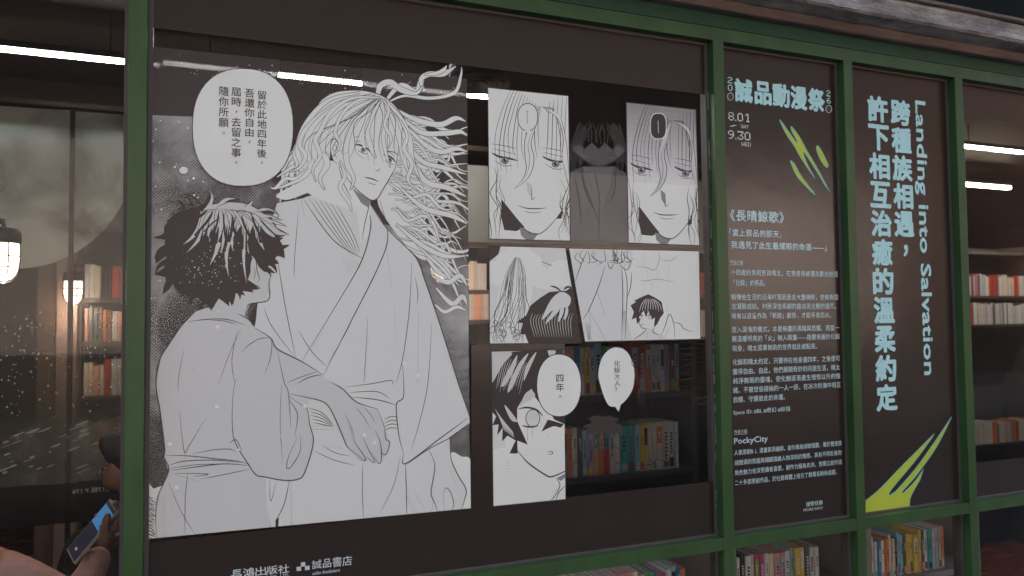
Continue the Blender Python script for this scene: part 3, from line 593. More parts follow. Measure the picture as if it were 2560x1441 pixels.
for root, tip, wd, bow in (((200, 300), (70, 340), 50, -14), ((180, 420), (78, 500), 56, 22), ((190, 520), (80, 625), 54, 26), ((230, 640), (140, 780), 50, 20), ((240, 220), (150, 250), 60, -20), ((290, 150), (160, 215), 50, -26), ((330, 740), (270, 800), 40, 10), ((400, 760), (330, 870), 46, 14), ((470, 800), (420, 880), 40, 8), ((540, 800), (505, 900), 44, 10), ((620, 780), (660, 860), 44, -12), ((700, 740), (720, 810), 40, -10), ((770, 690), (880, 722), 46, 18),
                           ((920, 520), (1000, 616), 50, -18), ((940, 470), (1062, 500), 46, -16), ((980, 410), (1094, 398), 44, 16), ((980, 350), (1050, 340), 40, 10), ((880, 560), (960, 640), 36, -10), ((300, 120), (240, 60), 22, 14), ((360, 110), (300, 30), 18, 18)): tuft(root, tip, wd, bow, INK, 'hair_print|dark')
for root, tip, wd, bow in (((480, 120), (500, -10), 34, 20), ((560, 115), (690, 52), 40, -26), ((760, 118), (815, 66), 34, 10), ((840, 150), (990, 150), 20, -22)): tuft(root, tip, wd, bow, TONE1); ink([R4(root[0]-14, root[1]), R4((root[0]+tip[0])/2-10, (root[1]+tip[1])/2), R4(*tip)], 1.6)
for i in range(90): x, y = rnd.gauss(520, 130), rnd.gauss(560, 80); A.blob(R4(x, y), *(rnd.uniform(.5, 1.5),)*2, 'flecks', WHITE, 7)
A.fill(c4((815, 490), (838, 520), (845, 600), (862, 650), (850, 680), (815, 640), (800, 570)), 'face_print', TONE2, True); ink(c4((805, 520), (822, 490), (840, 520), (848, 590), (866, 650), (848, 680)), 2)
ink(c4((825, 560), (835, 620), (820, 655)), 1.4)
for i in range(36):                               # drifting petals over the robes
    x, y = rnd.uniform(410, 1120), rnd.uniform(700, 1310); r = rnd.choice([1.2, 1.6, 2.2, 3, 5.5]); A.blob((x, y), r, r*.9, 'flecks', WHITE, 9)
for i in range(60): x = rnd.uniform(440, 1150); A.blob((x, 168+(x-450)*.09+rnd.gauss(0, 16)), *(rnd.uniform(.6, 1.5),)*2, 'flecks', WHITE, 7)
cx, cy = 607, 319
pts = [(cx+125*math.copysign(abs(math.cos(t))**.86, math.cos(t)), cy+146*math.copysign(abs(math.sin(t))**.86, math.sin(t))) for t in [2*math.pi*i/48 for i in range(48)]]
A.fill([(cx+(p[0]-cx)*1.018, cy+(p[1]-cy)*1.015) for p in pts], 'bubble_outline', LINE); A.fill(pts, 'speech_bubble', WHITE)
y_t = GLASS_Y-.0135
A.done()
bm = bmesh.new(); off_y = GLASS_Y-A.off-.0006
for s, px in (('留於此地四年後，', (643, 226, 667, 420)), ('吾還你自由，', (611, 221, 637, 368)), ('屆時，去留之事，', (578, 217, 604, 420)), ('隨你所願。', (547, 215, 572, 346))): col_text(bm, s, px, off_y, .012)
link('lettering', bm, INK, ill)

# ---------------------------------------------------------------- the small pictures
Q1 = lambda x, y: (1160+x/3.0016, 160+y/3.0016)
Q2 = lambda x, y: (1160+x/3.603, 600+y/3.603)
Q3 = lambda x, y: (1160+x/2.481, 860+y/2.481)
def panel(label, quad, M=WHITE, border=2.2):
    t = empty('picture_panel', at(*quad[3], GLASS_Y), label, 'window drawing', 'small pictures right of the large drawing')
    s = Sheet(t, clip=None, off=.0006)
    cxx = sum(p[0] for p in quad)/4; cyy = sum(p[1] for p in quad)/4
    g = lambda d: [(p[0]+math.copysign(d, p[0]-cxx), p[1]+math.copysign(d, p[1]-cyy)) for p in quad]
    s.fill(g(border), 'border_print', INK); s.fill(quad, 'white_print', M); s.clip = quad
    s.i = lambda pts, wd=2.0, M=LINE, part='ink_print', **k: s.stroke(pts, wd, part, M, **k)
    return s
def portrait(label, quad, f, dark, seed):
    """a plain long-haired face: f maps panel units (0-600 by 0-1080) onto the photograph"""
    r = random.Random(seed); P = panel(label, quad); F = lambda *p: [f(*q) for q in p]
    if dark:
        for q in range(14):
            g = q/13; lo_ = .24+.50*g**1.1; hi_ = .36+.42*g
            P.fill(F((0, q*44-2), (600, q*44-2), (600, q*44+44), (0, q*44+44)), 'tone_print', print_mat('graded_tone_%d' % q, (hi_*.98, hi_, hi_*.92), kind='tone', col2=(lo_*.98, lo_, lo_*.92), period=.0045))
    P.fill(F((92, 800), (200, 930), (262, 1000), (200, 1030), (110, 1025), (88, 930)), 'shadow_print', INK)
    P.fill(F((548, 850), (520, 900), (500, 930), (540, 925)), 'shadow_print', INK)
    P.fill(F((225, 1000), (320, 1040), (365, 1042), (330, 1090), (280, 1100), (235, 1060)), 'tone_print', TONE3)
    P.i(F((100, 840), (180, 930), (270, 1020), (340, 1048), (400, 1030), (480, 950), (560, 840)), 2.2)
    for (ex, k) in ((120, 1), (500, -1)):
        P.i(F((ex-95, 470), (ex-40, 492), (ex+30, 500), (ex+96, 512) if k > 0 else (ex+90, 480)), 5.2, taper=(.5, .3)); P.i(F((ex-80, 520), (ex-10, 556), (ex+60, 548)), 1.5)
        P.blob(f(ex, 520), 10, 8.5, 'tone_print', TONE3); P.blob(f(ex, 516), 4, 5, 'ink_print', INK, 10); P.blob(f(ex+9, 510), 1.6, 1.6, 'white_print', WHITE, 8)
        for q in range(9): P.i(F((ex-88+q*21, 478+q*4), (ex-92+q*21, 454+q*4)), 1.5)
        P.i(F((ex-100, 402), (ex, 410), (ex+90, 424)), 1.4); P.i(F((ex-96, 436), (ex, 452), (ex+84, 468)), 1.2)
    P.fill(F((280, 660), (320, 690), (322, 790), (288, 740)), 'tone_print', TONE2 if not dark else TONE3); P.i(F((320, 700), (318, 790), (345, 770)), 1.5)
    P.i(F((215, 842), (270, 858), (320, 860), (370, 858), (425, 850)), 2.6); P.i(F((260, 880), (320, 892), (390, 882)), 1.3)
    for q in range(17):                            # parted fringe and side locks
        side = -1 if q < 11 else 1; sp = (q+.5)/11 if side < 0 else (q-10.5)/6
        x0 = 395+side*(16+200*sp); x1 = 395-365*sp if side < 0 else 395+190*sp
        if abs(x1-395) < 40: continue
        P.i(F((x0, 95-150*sp), (x0+(x1-x0)*.6, 150+30*(1-sp)), (x1, 330+100*r.random()), (x1-14*side+r.uniform(-16, 16), 470+210*sp*r.random())), r.choice((1.1, 1.3, 1.7)))
    for q in range(6): P.i(F((395-q*14, 96), (380-q*16, 112), (352-q*6, 142)), 1.2); P.i(F((405+q*12, 96), (425+q*14, 110), (450+q*6, 140)), 1.2)
    P.i(F((395, 100), (372, 220), (376, 420)), 1.2); P.i(F((405, 100), (500, 150), (540, 330), (535, 430)), 1.6)
    for q in range(13):
        x = r.choice((r.uniform(0, 95), r.uniform(525, 605))); y = r.uniform(560, 760)
        P.i(F((x, y), (x+r.uniform(-30, 45), y+90), (x+r.uniform(-35, 35), y+190), (x+r.uniform(-30, 40), y+290), (x, y+400)), r.choice((1.3, 1.8)))
    lk = WHITE if not dark else TONE2
    o = F((385, 110), (350, 260), (318, 380), (338, 480), (322, 580), (270, 660), (190, 720), (255, 640), (280, 560), (270, 470), (272, 360), (312, 240))
    P.fill(o, 'white_print', lk, True, 6); P.i(o[:7], 1.7); P.i(o[6:]+[o[0]], 1.7); P.i(F((345, 250), (296, 380), (306, 480), (292, 580), (240, 680)), 1.1)
    o = F((420, 110), (520, 180), (560, 330), (548, 470), (585, 600), (600, 600), (580, 330), (540, 160)); P.fill(o, 'white_print', lk, True, 6); P.i(o[:5], 1.6); P.i(o[5:], 1.3)
    return P, F
def pquad(q): return q
q1 = [(1220.5, 220.5), (1420, 241), (1425, 602), (1224, 597)]
def mk(q):
    def f(x, y):
        u, v = x/600, y/1090
        return tuple(q[0][k]*(1-u)*(1-v)+q[1][k]*u*(1-v)+q[2][k]*u*v+q[3][k]*(1-u)*v for k in (0, 1))
    return f
P, F = portrait('white picture of a pale long-haired face with a white dotted bubble', q1, mk(q1), False, 3)
def bubble(P, c, rx, ry, M=WHITE, rim=LINE, rw=1.8, tail=None, name='speech_bubble', pw=.9):
    o = [(c[0]+rx*math.copysign(abs(math.cos(t))**pw, math.cos(t)), c[1]+ry*math.copysign(abs(math.sin(t))**pw, math.sin(t))) for t in [2*math.pi*i/40 for i in range(40)]]
    P.fill([(c[0]+(p[0]-c[0])*(1+rw/rx), c[1]+(p[1]-c[1])*(1+rw/ry)) for p in o], name+'_outline' if M is not WHITE else 'bubble_outline', rim)
    if tail: P.fill(tail, name, M)
    P.fill(o, name, M)
bubble(P, Q1(478, 400), 24, 33, tail=[Q1(440, 470), Q1(520, 470), Q1(476, 522)])
for k in range(6): P.blob(Q1(473+k*.6, 357+k*17), 1.5, 1.6, 'ink_print', INK, 8)
P.done()
q2 = [(1566.5, 257.5), (1738.5, 275.5), (1748, 613.5), (1572, 607)]
P, F = portrait('grey-shaded picture of a pale long-haired face with a black dotted bubble', q2, mk(q2), True, 8)
bubble(P, Q1(1458, 467), 19, 31, INK, WHITE, 2.0, pw=.7)
for k in range(6): P.blob(Q1(1456+k*.6, 433+k*16), 1.4, 1.5, 'white_print', WHITE, 8)
P.done()
# picture with clouds, long hair and a dark head
q3 = [(1224, 616), (1413, 621), (1451, 857), (1225, 859)]
P = panel('slanted picture of pale wavy hair seen from behind against clouds', q3, TONE1); r = random.Random(5)
P.fill([Q2(210, 50), Q2(330, 60), Q2(310, 130), Q2(225, 200)], 'shadow_print', INK)
for c, a, b in ((Q2(480, 150), 42, 26), (Q2(560, 210), 40, 30), (Q2(880, 300), 34, 34), (Q2(650, 300), 30, 22), (Q2(420, 230), 40, 40), (Q2(300, 300), 30, 30), (Q2(750, 380), 40, 18)): P.blob(c, a, b, 'cloud_print', WHITE)
P.fill([Q2(x, y) for x, y in ((480, 150), (560, 190), (600, 300), (620, 420), (600, 560), (560, 700), (560, 930), (235, 930), (240, 760), (300, 560), (320, 400), (380, 210))], 'hair_print', WHITE, True)
for k in range(24):
    x = r.uniform(-1, 1); P.i([Q2(480+x*30, 150+abs(x)*20), Q2(470+x*95, 300), Q2(455+x*130+r.uniform(-14, 14), 480), Q2(430+x*170+r.uniform(-40, 40), 660), Q2(400+x*180+r.uniform(-50, 50), 800), Q2(400+x*170+r.uniform(-40, 40), 930)], r.choice((.9, 1.1, 1.4)))
for k in range(14):
    x, y = r.uniform(250, 540), r.uniform(700, 900); P.i([Q2(x-24, y), Q2(x, y-30), Q2(x+26, y-10), Q2(x+10, y+26), Q2(x-16, y+20)], 1.5)
for k in range(5): P.i([Q2(700+k*18, 205+(k*37 % 30)), Q2(712+k*18, 200+(k*37 % 30)), Q2(722+k*18, 206+(k*37 % 30))], 1.4)
dh = [Q2(x, y) for x, y in ((880, 460), (770, 470), (690, 520), (600, 590), (560, 680), (475, 745), (530, 750), (505, 850), (550, 850), (580, 930), (1100, 930), (1060, 700), (1000, 470), (960, 430), (920, 460))]
P.fill(dh, 'hair_print|dark', INK)
for pts in (((880, 470), (800, 520), (740, 620), (705, 720), (780, 650), (840, 600)), ((880, 470), (850, 560), (730, 755), (830, 670), (870, 600)), ((890, 470), (870, 600), (850, 740), (900, 640)), ((900, 470), (920, 580), (900, 720), (940, 640)), ((890, 470), (830, 520), (760, 600), (850, 610), (940, 600), (960, 520))): P.fill([Q2(*p) for p in pts], 'hair_print|shine', TONE1, True, 5)
P.i([Q2(880, 470), Q2(830, 430), Q2(775, 415)], 4, INK, 'hair_print|dark'); P.i([Q2(900, 450), Q2(930, 425), Q2(970, 430)], 5, INK, 'hair_print|dark')
for k in range(16): P.i([Q2(620+k*24, 640+r.uniform(0, 40)), Q2(600+k*24, 740), Q2(640+k*22, 880)], 1.2, TONE2, 'flecks')
P.done()
# robe and stone wall picture with a small dark-haired figure
q4 = [(1423, 622), (1747, 629), (1751, 847.5), (1463, 854)]
P = panel('picture of a grey robe beside a stone wall and a small dark-haired child', q4); r = random.Random(6)
P.fill([Q2(*p) for p in ((980, 80), (1520, 95), (1500, 260), (1430, 240), (1450, 500), (1440, 910), (1090, 915), (1000, 380), (950, 100))], 'robe_print', TONE1)
for pts in (((1270, 230), (1220, 400), (1130, 620), (1070, 720)), ((1420, 250), (1430, 500), (1420, 905)), ((1440, 240), (1470, 420), (1450, 905)), ((1200, 460), (1270, 670)), ((1130, 620), (1145, 910)), ((1000, 380), (1060, 210), (1110, 100)), ((1290, 200), (1320, 260), (1350, 210)), ((1400, 220), (1470, 270), (1520, 160)), ((1140, 660), (1280, 910)), ((1510, 290), (1500, 420), (1470, 520))): P.i([Q2(*p) for p in pts], 2)
for k in range(18):
    x = r.uniform(960, 1540); y = r.uniform(70, 110); P.i([Q2(x, y), Q2(x+r.uniform(-40, 30), y+50), Q2(x+r.uniform(-10, 50), y+100), Q2(x+r.uniform(-50, 20), y+110)], 1.6)
for k in range(8):
    P.i([Q2(1090+k*6, 740+k*4), Q2(1120+k*2, 900)], 1.3); P.i([Q2(1430+k*3, 640), Q2(1440+k*10, 900)], 1.1)
for pts in (((1540, 240), (1640, 250), (1720, 270), (1760, 170), (1750, 110)), ((1570, 360), (1640, 370), (1740, 355), (1900, 380)), ((1630, 110), (1620, 240)), ((1620, 380), (1620, 480)), ((1850, 220), (1840, 350)), ((1690, 370), (1695, 440)), ((1780, 180), (1860, 190), (1920, 140)), ((1740, 270), (1740, 350)), ((1820, 380), (1840, 420)), ((1830, 560), (1830, 640)), ((1650, 250), (1655, 350))):
    P.i([Q2(*p) for p in pts], 1.3, TONE3)
P.fill([Q2(*p) for p in ((1540, 900), (1620, 810), (1700, 790), (1720, 820), (1840, 900), (1830, 930), (1530, 930))], 'robe_print', TONE1); P.fill([Q2(*p) for p in ((1570, 700), (1620, 800), (1700, 790), (1760, 700), (1680, 620), (1600, 640))], 'face_print', WHITE)
for pts in (((1570, 720), (1600, 790), (1650, 800)), ((1520, 900), (1600, 850), (1650, 800)), ((1720, 790), (1700, 830), (1760, 860)), ((1760, 900), (1810, 780), (1850, 670), (1890, 760), (1900, 890)), ((1890, 740), (1950, 760), (1980, 800), (2060, 830)), ((1660, 830), (1640, 890)), ((1800, 880), (1850, 790))): P.i([Q2(*p) for p in pts], 1.8)
P.fill([Q2(*p) for p in ((1600, 515), (1660, 490), (1720, 520), (1780, 560), (1800, 660), (1770, 700), (1740, 760), (1710, 790), (1720, 700), (1690, 720), (1660, 640), (1640, 700), (1620, 640), (1600, 660), (1590, 720), (1560, 760), (1550, 700), (1510, 720), (1530, 650), (1500, 590), (1550, 560), (1530, 550))], 'hair_print|dark', INK)
for k in range(9): P.i([Q2(1640+k*8, 530), Q2(1600+k*20, 580), Q2(1580+k*25, 630+r.uniform(0, 30))], 1.4, TONE1, 'hair_print|shine')
for ex in (1595, 1672): P.i([Q2(ex-24, 685), Q2(ex, 678), Q2(ex+24, 686)], 2); P.blob(Q2(ex, 700), 5, 5, 'face_tone', TONE2)
P.blob(Q2(1610, 765), 1.6, 1.4, 'ink_print', LINE, 8); P.done()
# close-up picture
q5 = [(1229.5, 880), (1409, 875.5), (1413.5, 1248), (1234, 1265.5)]
P = panel('tall close-up picture of a dark-haired face with one wide eye and a bubble', q5); r = random.Random(7)
P.fill([Q3(*p) for p in ((172, 45), (470, 38), (440, 130), (330, 270), (200, 330), (172, 330))], 'tone_print', TONE2)
P.fill([Q3(*p) for p in ((172, 330), (240, 420), (260, 640), (172, 660))], 'tone_print', TONE1)
P.fill([Q3(*p) for p in ((420, 40), (616, 36), (625, 500), (560, 470), (520, 400), (480, 380), (440, 330), (420, 280), (390, 300), (330, 400), (330, 480), (395, 625), (330, 600), (332, 680), (282, 680), (320, 600), (270, 570), (236, 606), (240, 520), (205, 570), (215, 500), (176, 505), (200, 450), (172, 420), (172, 240), (200, 190), (230, 100), (300, 50))], 'hair_print|dark', INK)
for pts in (((300, 60), (240, 130), (190, 220), (172, 240), (172, 180), (230, 90)), ((330, 70), (310, 160), (260, 250), (230, 260), (270, 170)), ((400, 60), (350, 160), (300, 270), (270, 300), (290, 220), (350, 110)), ((450, 50), (400, 170), (370, 230), (390, 130)), ((250, 380), (290, 470), (330, 480), (290, 420)), ((520, 40), (570, 45), (540, 90)), ((380, 310), (420, 290), (440, 330), (370, 370), (345, 390))):
    P.fill([Q3(*p) for p in pts], 'hair_print|shine', TONE2 if pts[0][0] != 380 else WHITE, True, 5)
for k in range(14): P.i([Q3(240+k*14, 80+k*3), Q3(220+k*12, 170), Q3(200+k*11, 290+r.uniform(-30, 30))], 1.3, WHITE, 'hair_print|shine')
P.fill([Q3(*p) for p in ((480, 545), (520, 470), (560, 480), (620, 500), (600, 520), (560, 510), (530, 520))], 'hair_print|dark', INK)
for k in range(16): P.i([Q3(190+k*5, 400+k*7), Q3(225+k*5, 470+k*5), Q3(250+k*4, 540+k*3)], 1.1, TONE2, 'hair_print|shine')
P.i([Q3(330, 660), Q3(400, 740), Q3(500, 810), Q3(545, 824), Q3(628, 790)], 3.6, taper=(.3, .7)); P.i([Q3(330, 600), Q3(332, 680)], 2.4)
P.i([Q3(335, 405), Q3(390, 395), Q3(450, 410), Q3(490, 450)], 4.5); P.blob(Q3(427, 462), 18.5, 23, 'ink_print', LINE); P.blob(Q3(427, 462), 16.5, 21, 'eye_print', TONE1); P.i([Q3(360, 508), Q3(410, 516), Q3(462, 508)], 4)
for k in range(8): P.i([Q3(392+k*9, 425+(k % 3)*3), Q3(392+k*9, 462+k)], 1.1, TONE3)
for k in range(6): P.i([Q3(372+k*17, 512), Q3(366+k*18, 500)], 1.6)
P.i([Q3(395, 520), Q3(392, 600)], 3, TONE3, 'eye_print'); P.i([Q3(424, 520), Q3(427, 580)], 3, TONE3, 'eye_print')
P.i([Q3(516, 570), Q3(520, 580)], 1.8); P.i([Q3(515, 672), Q3(545, 668), Q3(548, 682), Q3(520, 686)], 2)
for k in range(3): P.i([Q3(262, 736+k*20), Q3(284, 740+k*18)], 1.7)
for k in range(5): P.i([Q3(385+k*11, 660+(k % 2)*8), Q3(392+k*11, 690)], 1.1, TONE2)
P.i([Q3(572, 832), Q3(595, 880), Q3(560, 950), Q3(535, 970)], 2); P.i([Q3(628, 880), Q3(590, 920), Q3(570, 970)], 2); P.fill([Q3(575, 835), Q3(625, 805), Q3(628, 830), Q3(600, 850)], 'tone_print', TONE3)
for k in range(7): P.i([Q3(560-k*3, 905+k*9), Q3(588-k*6, 900+k*9)], 1.1)
P.clip = None; bubble(P, (1397.5, 964), 54.5, 77, rw=2.2, pw=.92); P.done()
bm = bmesh.new(); col_text(bm, '四年。', (1389, 934, 1410, 1003), GLASS_Y-P.off-.0005, .018); link('lettering', bm, INK, P.t)
# free bubble and the faint line drawing round it
t = empty('speech_bubble', at(1541, 1015, GLASS_Y), 'white oval speech bubble alone on clear glass reading four words', 'window drawing')
P = Sheet(t, off=.0006); o = [(1541+p[0], 942+p[1]) for p in ((0, -73), (26, -62), (42, -30), (45, 2), (40, 32), (24, 58), (6, 72), (-16, 74), (-30, 52), (-42, 14), (-45, -8), (-38, -42), (-22, -64))]
P.fill([(1541+(x-1541)*1.03, 942+(y-942)*1.02) for x, y in cat(o, True)], 'bubble_outline', LINE); P.fill(cat(o, True), 'bubble_sheet', WHITE); P.fill([(1534, 1012), (1552, 1012), (1547, 1030)], 'bubble_sheet', WHITE); P.done()
bm = bmesh.new(); col_text(bm, '化鯨大人？', (1535, 901, 1550, 983), GLASS_Y-P.off-.0004, 0); link('lettering', bm, INK, t)
t = empty('line_drawing', at(1600, 1190, GLASS_Y), 'faint see-through line drawing of dark hair and wavy strands over the books', 'window drawing')
P = Sheet(t, off=.0005); r = random.Random(9); Q4 = lambda x, y: (1380+x/3.431, 840+y/3.431)
for k in range(46):
    a = -.35+3.85*k/45; L_ = r.uniform(95, 150)*(1.0 if 0.6 < a < 2.6 else 1.15); x1, y1 = 440-L_*1.12*math.cos(a), 775-L_*math.sin(a)*.75+(40 if (a < .5 or a > 2.7) else 0)
    P.stroke([Q4(440+r.uniform(-50, 50), 760+r.uniform(-20, 20)), Q4((440+x1)/2+r.uniform(-10, 10), (768+y1)/2-12), Q4(x1, y1)], r.uniform(6, 13), 'hair_print', INK, taper=(1, .04))
for k in range(13): x = 345+k*16; P.stroke([Q4(x, 760), Q4(x+r.uniform(-8, 8), 820), Q4(x+r.uniform(-14, 14), 850+r.uniform(-20, 30))], 6, 'hair_print', INK, taper=(1, .04))
P.stroke([Q4(340, 850), Q4(370, 910), Q4(420, 940), Q4(470, 920), Q4(500, 870)], 1.6, 'line_print', INK)
for k in range(11):
    x = r.uniform(740, 920); y = r.uniform(100, 300); P.stroke([Q4(x, y), Q4(x-40+r.uniform(-40, 40), y+90), Q4(x+r.uniform(-20, 30), y+190), Q4(x-30+r.uniform(-20, 20), y+300), Q4(x+20, y+380)], 1.4, 'line_print', INK)
for k in range(16):
    y = 60+k*36+r.uniform(-14, 14); P.stroke([Q4(1060+r.uniform(-40, 60), y), Q4(1130+r.uniform(-20, 20), y+r.uniform(-6, 30)), Q4(1200, y+r.uniform(-24, 14)), Q4(1270, y+r.uniform(0, 34)), Q4(1340, y+r.uniform(-20, 20))], 1.0, 'line_print', INK)
for pts in (((360, 940), (320, 1080), (300, 1160)), ((500, 930), (580, 980), (620, 1080)), ((480, 960), (440, 1100)), ((640, 1080), (720, 1112), (860, 1100), (900, 1060), (1000, 1080), (1100, 1100)), ((380, 1190), (460, 1205), (560, 1180)), ((160, 920), (180, 820), (200, 770)), ((110, 130), (170, 110), (230, 90), (300, 130), (340, 250), (290, 340)), ((920, 350), (980, 340)), ((1010, 340), (1060, 360)), ((170, 1140), (200, 1080), (240, 1100), (330, 1130)), ((540, 1110), (580, 1080), (610, 1110))): P.stroke([Q4(*p) for p in pts], 1.6, 'line_print', INK)
P.done()
# pale ghosted print between the two face pictures
t = empty('ghost_print', at(1500, 610, GLASS_Y), 'translucent grey print of a dark tuft and pale pointed shape between two faces', 'window drawing')
P = Sheet(t, off=.0005); Q = Q1
HALF = print_mat('translucent_grey_print', (.34, .32, .30), .30, rough=.4); HALFI = print_mat('translucent_ink', (.04, .033, .03), .55, rough=.4)
P.fill([Q(*p) for p in ((800, 800), (900, 770), (1130, 770), (1230, 830), (1230, 1340), (800, 1320))], 'robe_print', HALF); P.fill([Q(*p) for p in ((905, 775), (1125, 775), (1090, 960), (1015, 1180), (960, 980))], 'pale_print', HALF)
for k in range(30):
    side = -1 if k % 2 else 1; t = (k//2)/15; x = 1010+side*(120+95*t); P.stroke([Q(1010+side*(60+110*t), 470+rnd.uniform(-30, 20)), Q(x, 600+60*t), Q(x+side*rnd.uniform(-30, 26), 740+70*t+rnd.uniform(-20, 30))], rnd.uniform(4, 8), 'hair_print', HALFI, taper=(.3, .05))
for k in range(14): x = 860+k*24; P.stroke([Q(x, 600-abs(k-7)*4), Q(x+rnd.uniform(-14, 14), 520), Q(x+rnd.uniform(-20, 20), 430+rnd.uniform(-30, 40))], 4, 'hair_print', HALFI, taper=(.6, .05))
P.fill([Q(*p) for p in ((815, 640), (860, 600), (905, 640), (960, 590), (1010, 640), (1060, 590), (1110, 645), (1160, 600), (1205, 650), (1175, 690), (1100, 740), (1018, 770), (930, 740), (860, 690))], 'pale_print', print_mat('pale_chin_print', (.5, .47, .43), .22, rough=.4)); P.stroke([Q(815, 640), Q(860, 690), Q(930, 740), Q(1018, 772), Q(1100, 740), Q(1175, 690), Q(1210, 645)], 2.4, 'line_print', INK)
for pts in (((960, 760), (1012, 980), (1010, 1330)), ((1070, 760), (1020, 940)), ((870, 800), (940, 1000), (1010, 1180)), ((890, 780), (900, 920), (960, 1080)), ((1140, 780), (1130, 950), (1090, 1040)), ((900, 890), (1000, 930)), ((1140, 900), (1060, 930)), ((830, 850), (860, 1000), (880, 1200)), ((1220, 1000), (1160, 1210)), ((900, 745), (1016, 768), (1130, 735))): P.stroke([Q(*p) for p in pts], 1.6, 'line_print', INK)
P.done()

# ---------------------------------------------------------------- narrow pane lettering
yL = GLASS_Y-.0009
ev = empty('festival_lettering', at(1830, 1290, GLASS_Y), 'pale blue and white lettering about a story on the narrower film pane', 'lettering')
bm = bmesh.new()
for ch, px in zip('誠品動漫祭', ((1836, 193, 1882, 202, 254, 260), (1886, 200, 1929, 208, 260, 266), (1931, 206, 1975, 214, 266, 272), (1976, 212, 2018, 220, 272, 278), (2020, 219, 2062, 225, 277, 283))): put(bm, glyph(ch, .07), yL, *rect(px, yL))
link('title', bm, TEAL, ev)
bm = bmesh.new()
for ch, px in (('2', (1819, 192, 1831, 194, 208, 209)), ('0', (1820, 211, 1831, 213, 227, 228)), ('2', (2066, 226, 2076, 227, 241, 242)), ('6', (2067, 244, 2077, 246, 259, 260))): pixel_text(bm, ch, px, yL)
link('year_digits', bm, TEAL, ev)
s = Sheet(ev, off=.0009)
for c in ((1826, 242), (2072, 273)):
    s.blob(c, 8, 10, 'dot_emblem', GREYL); s.blob(c, 6.6, 8.6, 'dot_emblem_centre', FILM)
    for k in range(4): s.stroke([(c[0]-6+k*2.6, c[1]-5-k), (c[0]-3+k*2.6, c[1]+6-k)], .9, 'dot_emblem', GREYL, smooth=False)
streaks = [[(1949, 301), (1955, 306), (1972, 330), (1990, 355), (1992, 352), (1980, 330), (1977, 318), (1981, 319), (2000, 345), (2016, 375), (2040, 415), (2073, 477), (2060, 460), (2030, 410), (2008, 380), (2018, 410), (2038, 447), (2025, 430), (2000, 392), (1985, 365), (1965, 335)],
           [(2042, 365), (2050, 371), (2066, 402), (2071, 414), (2066, 419), (2054, 405), (2042, 378)], [(1976, 402), (1986, 410), (2003, 440), (2037, 486), (2024, 476), (1995, 445), (1980, 416)]]
for p in streaks:
    cx_ = sum(q[0] for q in p)/len(p); sm = cat(p, True, 5); s.fill(sm, 'streak|%d' % len(p), LIME)
    s.stroke(sm+[sm[0]], 1.7, 'streak_outline|%d' % len(p), AQUA, smooth=False, taper=(1, 1))
s.done()
bm = bmesh.new()
for t_, px in (('8.01', (1821, 279, 1874, 287, 301, 306)), ('/', (1824, 309, 1841, 311, 318, 320)), ('SAT', (1852, 312, 1872, 314, 321, 322)), ('9.30', (1820, 325, 1876, 332, 347, 352)), ('WED', (1854, 355, 1877, 358, 365, 367))): pixel_text(bm, t_, px, yL)
link('dates', bm, GREYL, ev)
def row(name, s_, xl, yl, xr, yr, h, off, n=None, M=TEALP):
    bm = bmesh.new(); a = at(xl, yl, yL); b = at(xr, yr, yL); a2 = at(xl, yl+h, yL); z = (a.z+b.z)/2; z2 = (a2.z+at(xr, yr+h*.95, yL).z)/2
    row_text(bm, s_, a.x, b.x, z2, z, yL, off, n); return link(name, bm, M, ev)
row('heading', '《長晴鯨歌》', 1810, 521, 1973, 530, 32, .026); row('heading', '「當上祭品的那天，', 1812, 571, 1964, 577, 20, .022); row('heading', '我遇見了此生最耀眼的命運——」', 1827, 601, 2076, 611, 20, .022)
row('paragraph', '作品介紹', 1825, 650, 1858, 651, 11, .004)
s = Sheet(ev, off=.0009); s.stroke([(1825, 662.5), (1858, 663)], .9, 'underline', TEALP, smooth=False, taper=(1, 1)); s.stroke([(1835, 1087), (1868, 1085)], .9, 'underline', TEALP, smooth=False, taper=(1, 1)); s.done()
body = [('十四歲的失明男孩晴太，在喪母後被選為獻給妖怪', 1826, 673, 2095, 678), ('「化鯨」的祭品。', 1826, 699, 1921, 700), ('相傳他生活的沿海村落因過去大量捕鯨，使鯨魚怨', 1827, 734, 2096, 736), ('念凝聚成妖。村民深信長期的瘟疫是化鯨的詛咒，', 1828, 758, 2097, 758), ('唯有以孩童作為「新娘」獻祭，才能平息怒火。', 1828, 782, 2085, 780),
        ('墜入深海的儀式，本是無盡的黑暗與恐懼。而當一', 1829, 816, 2098, 812), ('團溫暖明亮的「火」映入眼簾——陰鬱美麗的化鯨', 1829, 839, 2099, 834), ('現身，晴太孤單無助的世界就此被點亮。', 1830, 863, 2050, 858), ('化鯨和晴太約定，只要待在他身邊四年，之後便可', 1831, 897, 2100, 889), ('獲得自由。自此，他們展開奇妙的同居生活，晴太', 1831, 921, 2100, 911),
        ('純淨無瑕的靈魂，使化鯨逐漸產生憎恨以外的情', 1832, 944, 2101, 933), ('緒。不被世俗接納的一人一妖，在冰冷的海中相互', 1832, 967, 2102, 955), ('救贖、守護彼此的命運。', 1832, 991, 1970, 985)]
for s_, xl, yl, xr, yr in body: row('paragraph', s_, xl, yl, xr, yr, 16.5, .006, n=len(s_))
line_text(ev, 'hashtags', 'Space ID: #BL #奇幻 #妖怪', (1833, 1024, 1976, 1017, 1039, 1031), TEALP, .008, yL)
row('paragraph', '作者介紹', 1835, 1075, 1868, 1073, 11, .004)
line_text(ev, 'author_name', 'PockyCity', (1835, 1095, 1920, 1090, 1114, 1110), TEALP, .02, yL)
